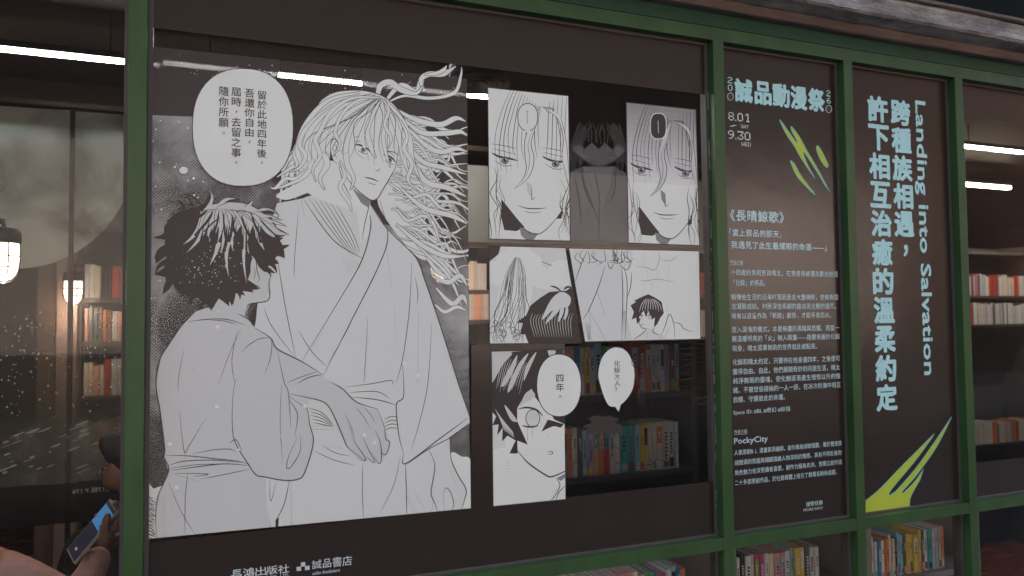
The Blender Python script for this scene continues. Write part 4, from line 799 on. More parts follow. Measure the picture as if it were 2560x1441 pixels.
for s_, xl, yl, xr, yr in (('人氣原創BL漫畫家與繪師。創作風格細緻瑰麗，善於營造情', 1835, 1124, 2104, 1102), ('緒飽滿的氛圍與細膩描繪人物深刻的情感，具有不同反差的', 1836, 1149, 2104, 1126), ('角色魅力也深受讀者喜愛。創作力極為充沛，曾獨立創作過', 1836, 1173, 2105, 1150), ('二十多部原創作品，於社群媒體上吸引了數萬名粉絲追蹤。', 1836, 1197, 2098, 1176)): row('paragraph', s_, xl, yl, xr, yr, 14.5, .005, n=len(s_))
row('paragraph', '接受任務', 2015, 1255, 2057, 1250, 13, .008)
line_text(ev, 'small_caption', 'MORE INFO', (2009, 1272, 2057, 1267, 1279, 1274), GREYL, .0, yL)
# ---------------------------------------------------------------- slogan pane
sg = empty('slogan_lettering', at(2190, 1280, GLASS_Y), 'large pale blue vertical slogan over a lime spiked splash', 'lettering')
def vcol(s_, tl, tr, bl, br):
    """column of heavy characters between four photo corners"""
    bm = bmesh.new(); n = len(s_)
    T0, T1, B0, B1 = at(*tl, yL), at(*tr, yL), at(*bl, yL), at(*br, yL); x0 = (T0.x+B0.x)/2; x1 = (T1.x+B1.x)/2; zt = (T0.z+T1.z)/2; zb = (B0.z+B1.z)/2; h = (zt-zb)/n
    for i, ch in enumerate(s_):
        a = zt-h*i
        if ch == '，': b2 = bmesh.new(); put(b2, glyph(ch, .12), yL, x0+(x1-x0)*.42, x0+(x1-x0)*.66, a-h*.66, a-h*.22); link('comma', b2, TEAL, sg)
        else:
            g = glyph(ch, .072)
            put(bm, g, yL, x0, x1, a-h*.965, a-h*.035)
    link('slogan_column', bm, TEAL, sg)
vcol('許下相互治癒的溫柔約定', (2168, 233), (2219, 243), (2191, 1036), (2245, 1026)); vcol('跨種族相遇，', (2227, 244), (2277, 252), (2237, 668), (2287, 664))
line_text(sg, 'slogan_column', 'Landing into Salvation', (2291, 250, 2325, 257, 942, 936), TEAL, .045, yL, rot=True)
s = Sheet(sg, off=.0009)
sp = cat([(2164, 1252), (2200, 1222), (2250, 1170), (2300, 1120), (2336, 1084)], False, 8)+[(2336, 1084)]+cat([(2332, 1092), (2290, 1150), (2240, 1210), (2222, 1235), (2226, 1238)], False, 8)+cat([(2240, 1228), (2290, 1170), (2340, 1100), (2379, 1042)], False, 8)+cat([(2378, 1046), (2340, 1120), (2290, 1190), (2257, 1228), (2258, 1233)], False, 8)+cat([(2270, 1222), (2290, 1200), (2309, 1172)], False, 8)+cat([(2300, 1200), (2278, 1240), (2274, 1262), (2276, 1267)], False, 8)+[(2164, 1283)]
s.fill(sp, 'splash', LIME); s.stroke(sp[:-2], 1.6, 'splash_outline', AQUA, smooth=False, taper=(1, 1)); s.done()
# ---------------------------------------------------------------- shop logos on the bottom film
lg = empty('publisher_logo', at(576, 1441, GLASS_Y), 'white publisher name in rounded characters at the foot of the widest pane', 'logo sticker')
bm = bmesh.new()
for ch, px in zip('長鴻出版社', ((577, 1426, 606, 1423, 1452, 1449), (607, 1421, 636, 1419, 1446, 1443), (638, 1419, 666, 1416, 1441, 1438), (666, 1416, 694, 1414, 1438, 1434), (695, 1413, 723, 1411, 1435, 1432))): put(bm, glyph(ch, .018), yL, *rect(px, yL))
link('lettering', bm, GREYL, lg)
line_text(lg, 'small_caption', 'PUBLISHING CO., LTD.', (608, 1447, 723, 1434, 1456, 1443), GREYL, .005, yL)
lg = empty('bookshop_logo', at(742, 1430, GLASS_Y), 'white bookshop logo of three squares and four characters', 'logo sticker')
s = Sheet(lg, off=.0009)
for p in ([(752, 1406.5), (763, 1405.5), (763, 1416), (752, 1417)], [(741.5, 1418), (753, 1416.8), (753, 1427), (741.5, 1428)], [(762.5, 1415.7), (774, 1414.5), (774, 1424.8), (762.5, 1426)]): s.fill(p, 'square_emblem', GREYL)
s.done()
bm = bmesh.new()
for ch, px in zip('誠品書店', ((780, 1402, 804, 1399, 1424, 1421), (807, 1399, 828, 1396, 1421, 1418), (831, 1394, 855, 1391, 1419, 1416), (856, 1392, 880, 1389, 1416, 1413))): put(bm, glyph(ch, .012), yL, *rect(px, yL))
link('lettering', bm, GREYL, lg)
line_text(lg, 'small_caption', 'eslite bookstore', (781, 1428, 850, 1422, 1437, 1431), GREYL, .012, yL, shear=.3)

# ---------------------------------------------------------------- lamps
LED = mat('led_diffuser', (.9, .9, .9), .4, emit=(1, .96, .93), es=15)
LEDW = mat('warm_led_diffuser', (.9, .9, .9), .4, emit=(1, .80, .58), es=7)
ALU = mat('dark_aluminium', (.04, .04, .04), .4, metal=.6)
def strip(label, x0, x1, yc, r, M, h=.006):
    z = 1.6+r*yc; y = yc-2
    t = empty('strip_light', ((x0+x1)/2, y, z), label, 'strip light', 'strip lights along the shop ceiling')
    bm = boxes((x0+.004, x1-.004, y-.022, y+.022, z-h, z+h), bev=.006); link('diffuser', bm, M, t)
    link('housing', boxes((x0, x1, y-.026, y+.026, z+h+.0005, z+h+.03), bev=.003), ALU, t)
    link('hanger', boxes((x0+.2, x0+.206, y-.003, y+.003, z+h+.03, 2.985), (x1-.206, x1-.2, y-.003, y+.003, z+h+.03, 2.985)), ALU, t)
for i, (a, b, r, d) in enumerate(((-1.9, -.2, .3125, 'leftmost white strip light seen through the clear left pane'), (-.19, 1.42, .3165, 'white strip light glowing behind the large drawing and its speech bubble'), (4.91, 7.2, .3192, 'white strip light high in the rightmost pane'))): strip(d, a, b, 3.8, r, LED)
strip('warm strip light below the white one in the rightmost pane', 5.4, 6.98, 4.8, .2465, LEDW, .014)
GLOBE = mat('frosted_lamp_glass', (.9, .8, .74), .3, emit=(1, .74, .58), es=2.2)
CAGE = mat('black_lamp_metal', (.012, .012, .013), .45, metal=.4)
def wall_lamp(x, yc, zc, label, sc=1.0, arm=(.0, .12), pw=2.4):
    y = yc-2; t = empty('wall_lamp', (x, y, zc), label, 'wall lamp', 'caged globe wall lamps')
    bm = bmesh.new(); lathe(bm, [(.047*sc, .055*sc), (.048*sc, 0), (.046*sc, -.03*sc), (.038*sc, -.055*sc), (.022*sc, -.072*sc), (.004*sc, -.078*sc)], (x, y, zc), 24); link('globe', bm, GLOBE, t, True)
    bm = bmesh.new(); lathe(bm, [(.012*sc, .115*sc), (.046*sc, .108*sc), (.054*sc, .095*sc), (.055*sc, .058*sc), (.050*sc, .0555*sc)], (x, y, zc), 24); link('cap', bm, CAGE, t, True)
    bm = bmesh.new()
    for zz, rr in ((.01, .053), (-.03, .051)): tube(bm, [(x+rr*sc*math.cos(k*math.pi/12), y+rr*sc*math.sin(k*math.pi/12), zc+zz*sc) for k in range(25)], .0025*sc, 6)
    for k in range(4):
        a = k*math.pi/2+.5; tube(bm, [(x+q*sc*math.cos(a), y+q*sc*math.sin(a), zc+zz*sc) for q, zz in ((.053, .058), (.054, 0), (.051, -.03), (.042, -.06), (.024, -.08), (0, -.086))], .0025*sc, 6)
    link('cage', bm, CAGE, t)
    bm = bmesh.new(); tube(bm, [(x, y, zc+.10*sc), (x, y, zc+.135*sc), (x+arm[0]*.5, y+arm[1]*.5, zc+.15*sc), (x+arm[0], y+arm[1], zc+.15*sc)], .011*sc, 8); lathe(bm, [(.03, -.01), (.03, .01)], (x+arm[0], y+arm[1], zc+.15*sc), 16); link('bracket', bm, CAGE, t)
    pl = bpy.data.lights.new('lamp_glow', 'POINT'); pl.energy = pw; pl.color = (1, .70, .52); pl.shadow_soft_size = .05
    lo = bpy.data.objects.new('lamp_glow', pl); COL.objects.link(lo); lo.location = (x, y-.0, zc-.10*sc); lo.parent = t; lo.matrix_parent_inverse = Matrix.Translation(t.location).inverted()
def rp(px, py, yc): a, b = ratio(px, py); return a*yc, 1.6+b*yc
x, z = rp(8, 648, 2.75); wall_lamp(x, 2.75, z, 'glowing caged globe lamp at the left edge in front of the pale poster', .86, (-.25, 0))
x, z = rp(183, 727, 4.3); wall_lamp(x, 4.3, z, 'glowing caged globe lamp beside the bookcase behind the pale poster', .86, (-.0, .14))
x, z = rp(1100, 668, 4.2); wall_lamp(x, 4.2, z, 'unseen lamp added behind the wavy hair of the large drawing to light the shop', 1.1, (0, .14))  # added lamp, out of sight, for warm light inside
x, z = rp(2620, 560, 4.2); wall_lamp(x, 4.2, z, 'unseen lamp added beyond the right edge to light the far bookcase', 1.1, (0, .14), .8)  # added lamp out of view, brightens the far bookcase
x, z = rp(1560, 700, 4.3); wall_lamp(x, 4.3, z, 'unseen lamp added behind the stone wall picture to light the shop', 1.1, (0, .14))  # added lamp concealed by the picture, brightens the interior
STEEL = mat('brushed_bronze_panel', (.20, .13, .10), .32, metal=.75, var=.15, vscale=3, stretch=(30, 1, 1))
tag(link('wall_panel', boxes((rp(100, 700, 4.5)[0], rp(147, 700, 4.5)[0], 2.44, 2.48, FZ, 2.6), bev=.004), STEEL), 'tall brushed bronze panel lit by the lamp beside it', 'wall panel')
tag(link('pillar', boxes((rp(149, 700, 4.5)[0], rp(200, 700, 4.5)[0], 2.42, 2.60, FZ, 2.7), bev=.006), mat('pinkish_brown_pillar', (.19, .13, .11), .5, var=.15, vscale=3)), 'pinkish brown pillar carrying the caged lamp by the bookcase', 'pillar')
tag(link('pillar', boxes((-.95, -.80, .70, .84, FZ, 2.97), bev=.004), WALLD), 'dark pillar just beyond the left edge carrying a globe lamp', 'pillar')

# ---------------------------------------------------------------- glass partition with the moon poster, printed to be read from its other side
def backlit(name, col, a0, a1, scale, thr=(.35, .65), k=.6):
    M = bpy.data.materials.new(name); M.use_nodes = True; n = M.node_tree; n.nodes.clear(); L = n.links
    o = n.nodes.new('ShaderNodeOutputMaterial'); tc = n.nodes.new('ShaderNodeTexCoord'); t = n.nodes.new('ShaderNodeTexNoise'); t.inputs['Scale'].default_value = scale; t.inputs['Detail'].default_value = 8; t.inputs['Distortion'].default_value = .5
    r = n.nodes.new('ShaderNodeMapRange'); r.inputs[1].default_value, r.inputs[2].default_value, r.inputs[3].default_value, r.inputs[4].default_value = thr[0], thr[1], a0, a1
    d = n.nodes.new('ShaderNodeBsdfDiffuse'); s_ = n.nodes.new('ShaderNodeBsdfTranslucent'); x = n.nodes.new('ShaderNodeMixShader'); x.inputs[0].default_value = k; tr = n.nodes.new('ShaderNodeBsdfTransparent'); y = n.nodes.new('ShaderNodeMixShader')
    for q in (d, s_): q.inputs[0].default_value = (*col, 1)
    L.new(tc.outputs['Object'], t.inputs[0]); L.new(t.outputs[0], r.inputs[0]); L.new(d.outputs[0], x.inputs[1]); L.new(s_.outputs[0], x.inputs[2]); L.new(r.outputs[0], y.inputs[0]); L.new(tr.outputs[0], y.inputs[1]); L.new(x.outputs[0], y.inputs[2]); L.new(y.outputs[0], o.inputs[0]); return M
MOON = backlit('moon_print', (.70, .80, .80), .80, .97, 1.6)
SKYP = backlit('night_sky_print', (.10, .11, .11), .55, .84, 2.2); CLDP = backlit('dark_cloud_print', (.22, .235, .23), .0, .72, 3.4, (.44, .70))
SNOW = backlit('snow_print', (.74, .78, .76), .85, .95, 20); ROCK = print_mat('rock_print', (.20, .205, .20), .75, 'cloud', scale=9, thr=(.45, .66), lo=.05, period=0)
BLACKF = print_mat('black_band_film', (.010, .009, .009), .93, rough=.4); JOINT = mat('dark_joint', (.02, .018, .016), .5)
YP = 1.6
mp_ = empty('moon_poster', at(60, 1300, YP), 'large back-printed poster of a pale moon, clouds and snow flecks behind the left pane', 'poster')
class Far(Sheet): pass
P = Sheet(mp_, y=YP, off=.0005, step=1e-4)
P.fill([(-260, 246), (360, 291), (360, 1192), (-260, 1240)], 'night_sky_print', SKYP)
mo = [(40+298*math.cos(t), 374+298*math.sin(t)) for t in [2*math.pi*i/72 for i in range(72)]]
P.clip = [(-260, 246), (360, 291), (360, 1192), (-260, 1240)]
P.fill(mo, 'moon_disc', MOON); P.fill(mo, 'moon_clouds', CLDP); P.fill([(300, 284), (360, 288), (360, 560), (322, 470)], 'cloud_streak', backlit('faint_cloud_print', (.5, .52, .5), .3, .8, 2.5))
rn = random.Random(12)
for k in range(190):
    x, y = rn.uniform(-120, 320), 780+abs(rn.gauss(0, 170)); q = rn.choice((.9, 1.2, 1.6, 2.2, 2.8)); P.blob((x, y), q, q, 'snow_flecks', SNOW, 7)
P.fill([(-260, 1150), (-40, 1120), (60, 1075), (140, 1040), (190, 1030), (240, 1045), (300, 1040), (360, 1060), (360, 1192), (-260, 1240)], 'rock_slope', ROCK)
for k in range(60):
    x = rn.uniform(-100, 300); y = 1190-rn.uniform(0, 140)*(1-abs(x-150)/420); l = rn.uniform(8, 40); P.stroke([(x, y), (x+l*.5, y-l*.16), (x+l, y-l*.36)], rn.uniform(1, 5), 'rock_slope', SNOW)
P.clip = None
P.fill([(-260, 1241), (360, 1193), (360, 1292), (-260, 1345)], 'black_band', BLACKF)
P.done()
link('glass_sheet', boxes((-2.2, at(178, 600, YP).x-.004, YP, YP+.008, 1.0, 2.52), (at(178, 600, YP).x+.004, .34, YP, YP+.008, 1.0, 2.52)), GLSI, mp_)
xj = at(178, 600, YP).x; link('joint_strip', boxes((xj-.009, xj+.009, YP-.006, YP+.014, .5, 2.5)), JOINT, mp_)
bm = bmesh.new(); y = YP-P.off-.001; a, b, c, d = rect((181, 1226, 281, 1211, 1238, 1226), y); put(bm, glyph('第17話 P.176', .02), y, b, a, c, d); link('lettering', bm, SNOW, mp_)
tag(link('partition_header', boxes((-2.2, .34, YP-.05, YP+.06, 2.522, 2.60), bev=.004), mat('dark_brown_header', (.035, .024, .020), .5, var=.2, vscale=4)), 'dark brown beam along the top of the inner glass partition', 'beam')
tag(link('ceiling_beam', boxes((-3, 8, 1.05, 1.25, 2.88, 2.979), bev=.004), CEIL), 'dark ceiling beam in front of the strip lights', 'beam')
# a second pale poster deeper in the shop, glimpsed between the drawings
GHP = print_mat('pale_grey_poster', (.34, .34, .315), 1, 'cloud', scale=1.3, thr=(.3, .7), lo=1, period=0)
YQ = 2.15
pp = empty('pale_poster', at(1200, 600, YQ), 'blank pale grey panel deeper in the shop between the drawings', 'poster')
x0, x1 = at(1130, 500, YQ).x, at(1792, 500, YQ).x; zA, zB_ = at(1400, 395, YQ).z, at(1400, 612, YQ).z
link('sheet', boxes((x0, x1, YQ, YQ+.02, zB_, zA), bev=.003), mat('pale_grey_board', (.36, .35, .32), .4, var=.25, vscale=1.5), pp); link('trim', boxes((x0, x1, YQ-.012, YQ+.026, zA+.001, zA+.03), (x0, x1, YQ-.012, YQ+.026, zB_-.03, zB_-.001), bev=.003), STEEL, pp)
tag(link('header_panel', boxes((x0, x1+.5, YQ+.0, YQ+.05, zA+.032, 2.5), bev=.003), mat('rust_brown_panel', (.16, .062, .036), .4, var=.3, vscale=3)), 'rust brown panel above the pale board deeper in the shop', 'panel')
# round ceiling vent
vx, vz = rp(1196, 198, 3.4); v = empty('ceiling_vent', (vx, 1.4, 2.9), 'round black louvred ceiling vent by the strip light', 'vent')
bm = bmesh.new()
for k in range(4): lathe(bm, [(.03+.035*k, -.0), (.045+.035*k, -.03), (.048+.035*k, -.028), (.036+.035*k, .004)], (vx, 1.4, vz), 32)
link('louvre_rings', bm, CAGE, v, True); bm = bmesh.new(); tube(bm, [(vx, 1.4, vz), (vx, 1.4, 2.985)], .14, 28); link('duct', bm, CAGE, v, True)

# ---------------------------------------------------------------- bookcases and books
CASE = mat('dark_grey_shelving', (.055, .046, .042), .5, var=.2, vscale=6); CASEB = mat('shelving_back', (.05, .045, .043), .6); CASEL = mat('grey_beige_board', (.22, .185, .165), .5, var=.1, vscale=5)
def bookcase(label, x0, x1, y0, y1, shelves, z0, z1, M=CASE, th=.024, backM=None, cat_='bookcase'):
    t = empty('bookcase', ((x0+x1)/2, y0, z0), label, cat_)
    for a in (x0-.02, x1): link('side_panel', boxes((a, a+.02, y0, y1, z0, z1), bev=.002), M, t)
    link('back_panel', boxes((x0+.0003, x1-.0003, y1-.012, y1, z0+.001, z1-.001)), backM or CASEB, t)
    for z in shelves: link('shelf', boxes((x0+.0005, x1-.0005, y0+.003, y1-.0125, z-th, z), bev=.002), M, t)
    return t
PAL = [('white', (.62, .60, .57)), ('white', (.55, .54, .53)), ('cream', (.58, .50, .40)), ('pale grey', (.42, .42, .42)), ('black', (.02, .02, .022)), ('dark grey', (.09, .09, .095)), ('red', (.42, .05, .04)), ('orange', (.60, .19, .05)),
       ('yellow', (.62, .43, .07)), ('teal', (.04, .30, .29)), ('blue', (.05, .17, .32)), ('pale blue', (.24, .42, .50)), ('pink', (.55, .22, .27)), ('magenta', (.33, .05, .20)), ('green', (.12, .33, .05)), ('brown', (.17, .08, .05)), ('lilac', (.36, .28, .40)), ('salmon', (.60, .30, .22))]
COV = [mat('cover_%s_%d' % (n.replace(' ', '_'), i), c, .35, .5, var=.12, vscale=22) for i, (n, c) in enumerate(PAL)]
PAPER = mat('book_paper', (.34, .31, .28), .8, var=.12, vscale=40, stretch=(40, 1, 1)); used = {}
def book(x, w, y, d, z, h, ci, near, rn, lean=0):
    """paperback standing spine outwards: wrapped cover, page block, printed spine panels"""
    bm = bmesh.new(); c = .0016; r = min(.003, w*.2)
    prof = [(0, d), (0, r), (r, 0), (w-r, 0), (w, r), (w, d), (w-c, d), (w-c, r+c*.6), (w-r, c), (r, c), (c, r+c*.6), (c, d)]
    lo = [bm.verts.new((px, py, 0)) for px, py in prof]; hi = [bm.verts.new((px, py, h)) for px, py in prof]; n = len(prof)
    for i in range(n): bm.faces.new((lo[i], lo[(i+1) % n], hi[(i+1) % n], hi[i]))
    quads = ((0, 1, 10, 11), (1, 2, 9, 10), (2, 3, 8, 9), (3, 4, 7, 8), (4, 5, 6, 7))
    for q in quads: bm.faces.new([lo[i] for i in q[::-1]]); bm.faces.new([hi[i] for i in q])
    o = link('book', bm, COV[ci]); o.location = (x, y, z); o.rotation_euler = (0, lean, 0)
    bm = boxes((c*1.2, w-c*1.2, c*1.6, d-.002, .001, h-.0022)); pg = link('page_block', bm, PAPER, o, world=False); pg.matrix_parent_inverse = Matrix.Identity(4)
    if near:
        bm = bmesh.new(); k = rn.random(); mi = []
        zz = h*rn.uniform(.80, .9)
        if k < .75: box(bm, r*1.1, w-r*1.1, -.0004, .0006, h*.04, h*rn.uniform(.12, .3))
        else: box(bm, r*1.1, w-r*1.1, -.0004, .0006, h*.55, h*.9)
        q = link('spine_band', bm, COV[rn.randrange(len(COV))], o, world=False)
        bm = bmesh.new(); n = rn.randint(4, 8); s_ = (w-2*r)*.55; z1 = h*.78
        for i in range(n):
            if rn.random() < .9: box(bm, w/2-s_/2*rn.uniform(.6, 1), w/2+s_/2*rn.uniform(.6, 1), -.0007, .0005, z1-s_*rn.uniform(.55, .85), z1)
            z1 -= s_*1.15
        link('spine_title', bm, COV[rn.choice((4, 4, 5, 0, 15))] if ci not in (4, 5, 10, 13, 15) else COV[0], o, world=False)
    return o
ORD = ['first', 'second', 'third', 'fourth', 'fifth', 'sixth', 'seventh', 'eighth', 'ninth', 'tenth']
WARM = (0, 1, 2, 2, 2, 3, 4, 5, 5, 6, 7, 12, 15, 15, 15, 17)
def shelf_books(x0, x1, y, z, hh, ww, d, where, seed, group, near=False, skip=(), force=None):
    rn = random.Random(seed); x = x0; row_ = []
    while x < x1-ww[0]:
        w = rn.uniform(*ww); h = rn.uniform(*hh)
        if rn.random() < .25 and row_: ci, h, w = row_[-1][2], row_[-1][3], row_[-1][1]          # volumes of one set
        else: ci = rn.randrange(len(PAL)) if rn.random() < .72 else rn.choice((0, 1, 2, 3))
        if not near and ci not in WARM: ci = rn.choice(WARM)
        if force and len(row_) in force: ci = force[len(row_)]
        if x+w > x1: break
        row_.append((x, w, ci, h)); x += w+rn.uniform(.0004, .0018)
    cnt = {}
    tot = {}
    for b in row_: tot[PAL[b[2]][0]] = tot.get(PAL[b[2]][0], 0)+1
    for i, (bx, w, ci, h) in enumerate(row_):
        o = book(bx, w, y+rn.uniform(0, .008), d, z+.0004, h, ci, near, rn)
        nm = PAL[ci][0]; cnt[nm] = cnt.get(nm, 0)+1
        if tot[nm] == 1: lab = 'only %s book %s' % (nm, where)
        else: lab = '%s %s book from the left %s' % (ORD[cnt[nm]-1] if cnt[nm] <= 10 else 'last', nm, where)
        tag(o, lab, 'book', group)
    return row_
# display shelves behind the low panes
zS = .597
for (a, b, w_) in ((.55, 1.66, 'widest pane'), (1.70, 2.28, 'lettering pane'), (2.32, 2.88, 'slogan pane')):
    bookcase('low grey display shelf full of paperbacks under the %s' % w_, a, b, .17, .60, (zS,), FZ, .86, CASEL, backM=CASE, cat_='display shelf')
shelf_books(.86, 1.53, .195, zS, (.145, .170), (.014, .026), .13, 'on the display shelf under the widest pane', 31, 'books on the display shelves', True)
shelf_books(1.72, 2.11, .195, zS, (.152, .178), (.013, .025), .14, 'on the display shelf under the lettering pane', 47, 'books on the display shelves', True, force={0: 0, 1: 4, 2: 0, 3: 3, 5: 13, 6: 1, 8: 17, 9: 12, 11: 11, 13: 8, 14: 5, 16: 0, 17: 7, 18: 5})
shelf_books(2.34, 2.74, .195, zS, (.142, .163), (.013, .024), .13, 'on the display shelf under the slogan pane', 53, 'books on the display shelves', True, force={0: 0, 1: 3, 2: 10, 3: 0, 4: 7, 5: 0, 6: 2, 7: 4, 8: 11, 9: 11, 10: 5, 11: 8, 12: 8, 13: 8, 14: 8, 15: 5, 16: 0, 17: 9, 18: 3})
# bookcase close behind the lower right of the widest pane
yc = 2.8; zs = [1.6-.1135*yc, 1.6-.2325*yc]
bookcase('dark bookcase with two rows of bright books behind the lower right of the widest pane', .472*yc, .705*yc, .80, 1.12, zs+[1.6-.004*yc, 1.6-.32*yc], FZ, 1.62)
shelf_books(.476*yc, .69*yc, .815, zs[0], (.19, .215), (.018, .034), .14, 'on the upper row behind the lone speech bubble', 61, 'books in the near bookcase', True, force={0: 2, 1: 17, 3: 10, 6: 3, 8: 14, 9: 1, 11: 14, 12: 6})
shelf_books(.476*yc, .69*yc, .815, zs[1], (.19, .205), (.018, .034), .14, 'on the lower row behind the faint line drawing', 67, 'books in the near bookcase', True, force={0: 2, 1: 16, 2: 7, 3: 2, 4: 5, 5: 11, 6: 16, 7: 17, 8: 7, 9: 6, 10: 2, 11: 2, 12: 9, 13: 9, 14: 11, 15: 8, 16: 8})
# back bookcases
yc = 4.5
def back_case(label, pa, pb, levels, where, seed, grp):
    x0, x1 = ratio(pa, 800)[0]*yc, ratio(pb, 800)[0]*yc
    bookcase(label, x0, x1, 2.5, 2.8, [1.6+l*yc for l in levels]+[1.6+.12*yc], FZ, 2.2)
    nm = ('top', 'second', 'third', 'fourth', 'fifth')
    for i, l in enumerate(levels): shelf_books(x0+.01, x1-.01, 2.515, 1.6+l*yc, (.155, .19), (.016, .034), .13, 'on the %s shelf %s' % (nm[i], where), seed+i, grp)
back_case('tall dark bookcase lit by a globe lamp seen through the clear left pane', 204, 405, (.0308, -.0204, -.083, -.1521), 'of the left bookcase', 71, 'books in the back bookcases')
back_case('dark bookcase glimpsed between the large drawing and the small pictures', 1166, 1232, (.0423, .0004), 'of the middle bookcase', 81, 'books in the back bookcases')
back_case('dim bookcase glimpsed beside the stone wall picture', 1735, 1800, (.036, -.03), 'of the narrow bookcase', 86, 'books in the back bookcases')
back_case('dim reddish bookcase seen through the rightmost pane', 2405, 2580, (.0356, -.0186, -.2445), 'of the rightmost bookcase', 91, 'books in the back bookcases')
# red sign on the floor
x, z = rp(2570, 1306, 4.6)
SIGN = mat('red_floor_sign', (.42, .015, .012), .4, var=.1, vscale=10)
fs = empty('floor_sign', (x, 2.9, FZ), 'red sticker with a pale patch on the reddish wooden floor', 'floor sign')
link('sticker', boxes((4.9, 5.9, 3.1, 3.4, FZ+.001, FZ+.004), bev=.001), SIGN, fs); link('patch', boxes((5.25, 5.6, 3.17, 3.3, FZ+.0045, FZ+.006)), mat('pink_patch', (.5, .2, .17), .5), fs)

# ---------------------------------------------------------------- people inside the shop
SKIN = mat('skin', (.17, .085, .062), .5, var=.1, vscale=20); PINK = mat('pink_cotton', (.40, .235, .19), .9, .1, var=.2, vscale=10, bump=1.0, bscale=26); HAIR = mat('black_hair', (.010, .008, .008), .45, var=.4, vscale=60, stretch=(6, 6, 1), bump=.5, bscale=90); DARKC = mat('dark_clothes', (.02, .018, .018), .85, var=.2, vscale=10, bump=.3, bscale=90); MASK = mat('beige_mask', (.34, .27, .22), .8)
def skin(name, verts, edges_, M, parent, sub=2, root=0):
    me = bpy.data.meshes.new(name); me.from_pydata([v[:3] for v in verts], edges_, []); o = bpy.data.objects.new(name, me); COL.objects.link(o)
    md = o.modifiers.new('skin', 'SKIN'); md.use_smooth_shade = True
    for i, v in enumerate(verts):
        sv = me.skin_vertices[0].data[i]; sv.radius = (v[3], v[4] if len(v) > 4 else v[3]); sv.use_root = i == root
    o.modifiers.new('sub', 'SUBSURF').levels = sub; o.modifiers['sub'].render_levels = sub
    new = bpy.data.meshes.new_from_object(o.evaluated_get(bpy.context.evaluated_depsgraph_get())); bpy.data.objects.remove(o); bpy.data.meshes.remove(me)
    new.name = name; return link(name, new, M, parent, True)
def V3(px, py, Y): p = at(px, py, Y); return (p.x, p.y, p.z)
# visitor in a pink sweatshirt, back to the window, phone raised in the right hand
yA = .42
sh = V3(30, 1372, yA); el = V3(205, 1500, .34); wr = V3(268, 1352, .24)
cxA = sh[0]-.16; top = sh[2]
pa = empty('person', (cxA, yA, FZ), 'person in a pink sweatshirt with black hair holding up a phone at lower left', 'person')
body = [(cxA, yA, FZ+.92, .13, .10), (cxA, yA, FZ+1.12, .13, .10), (cxA, yA, top-.10, .16, .10), (cxA, yA, top-.005, .09, .07), (cxA, yA, top+.06, .05, .05), (sh[0]-.02, yA, top-.045, .062), (el[0]-.03, .36, el[2]+.0, .046), (V3(225, 1440, .29)[0], .29, V3(225, 1440, .29)[2], .040), (*V3(252, 1375, .25), .031),
        (cxA-.19, yA, top-.05, .062), (cxA-.24, yA-.02, top-.32, .046), (cxA-.20, yA+.10, top-.52, .036)]
skin('sweatshirt', body, [(0, 1), (1, 2), (2, 3), (3, 4), (2, 5), (5, 6), (6, 7), (7, 8), (2, 9), (9, 10), (10, 11)], PINK, pa)
legs = [(cxA, yA, FZ+.9, .12, .1), (cxA-.1, yA, FZ+.8, .085), (cxA-.1, yA-.01, FZ+.46, .06), (cxA-.1, yA, FZ+.08, .04), (cxA-.1, yA+.14, FZ+.035, .035), (cxA+.1, yA, FZ+.8, .085), (cxA+.1, yA-.01, FZ+.46, .06), (cxA+.1, yA, FZ+.08, .04), (cxA+.1, yA+.14, FZ+.035, .035)]
skin('trousers', legs, [(0, 1), (1, 2), (2, 3), (3, 4), (0, 5), (5, 6), (6, 7), (7, 8)], DARKC, pa)
hd = (cxA+.03, yA+.03, top+.19)
skin('head', [(cxA, yA, top+.05, .048), (cxA+.01, yA+.01, top+.11, .055), (hd[0], hd[1], hd[2], .082, .092), (hd[0], hd[1]+.01, hd[2]+.07, .06)], [(0, 1), (1, 2), (2, 3)], SKIN, pa)
skin('hair', [(hd[0]-.005, hd[1]-.03, hd[2]-.13, .075, .05), (hd[0]-.005, hd[1]-.035, hd[2]-.03, .095, .09), (hd[0], hd[1]-.015, hd[2]+.06, .09, .095), (hd[0], hd[1], hd[2]+.11, .05), (cxA+.085, yA-.05, top-.0, .03), (cxA-.06, yA-.06, top-.03, .04)], [(0, 1), (1, 2), (2, 3), (0, 4), (0, 5)], HAIR, pa)
# the hand: wrist, palm, thumb over the phone's screen, four fingers round its far edge
def hv(px, py, Y, r): return (*V3(px, py, Y), r)
HV = [hv(255, 1368, .245, .022), hv(270, 1340, .24, .026), hv(286, 1312, .235, .027),
      hv(264, 1316, .215, .013), hv(267, 1296, .20, .010), hv(272, 1284, .195, .008),                       # thumb
      hv(300, 1290, .235, .0115), hv(297, 1268, .225, .0095), hv(282, 1254, .215, .008),                     # index
      hv(303, 1302, .25, .0115), hv(304, 1276, .262, .0095), hv(262, 1272, .275, .0078),                     # middle
      hv(302, 1316, .262, .011), hv(296, 1300, .285, .009), hv(234, 1289, .280, .0076),                      # ring
      hv(298, 1330, .268, .010), hv(284, 1322, .290, .0085), hv(226, 1305, .284, .007)]                      # little
skin('hand', HV, [(0, 1), (1, 2), (1, 3), (3, 4), (4, 5), (2, 6), (6, 7), (7, 8), (2, 9), (9, 10), (10, 11), (2, 12), (12, 13), (13, 14), (1, 15), (15, 16), (16, 17)], SKIN, pa)
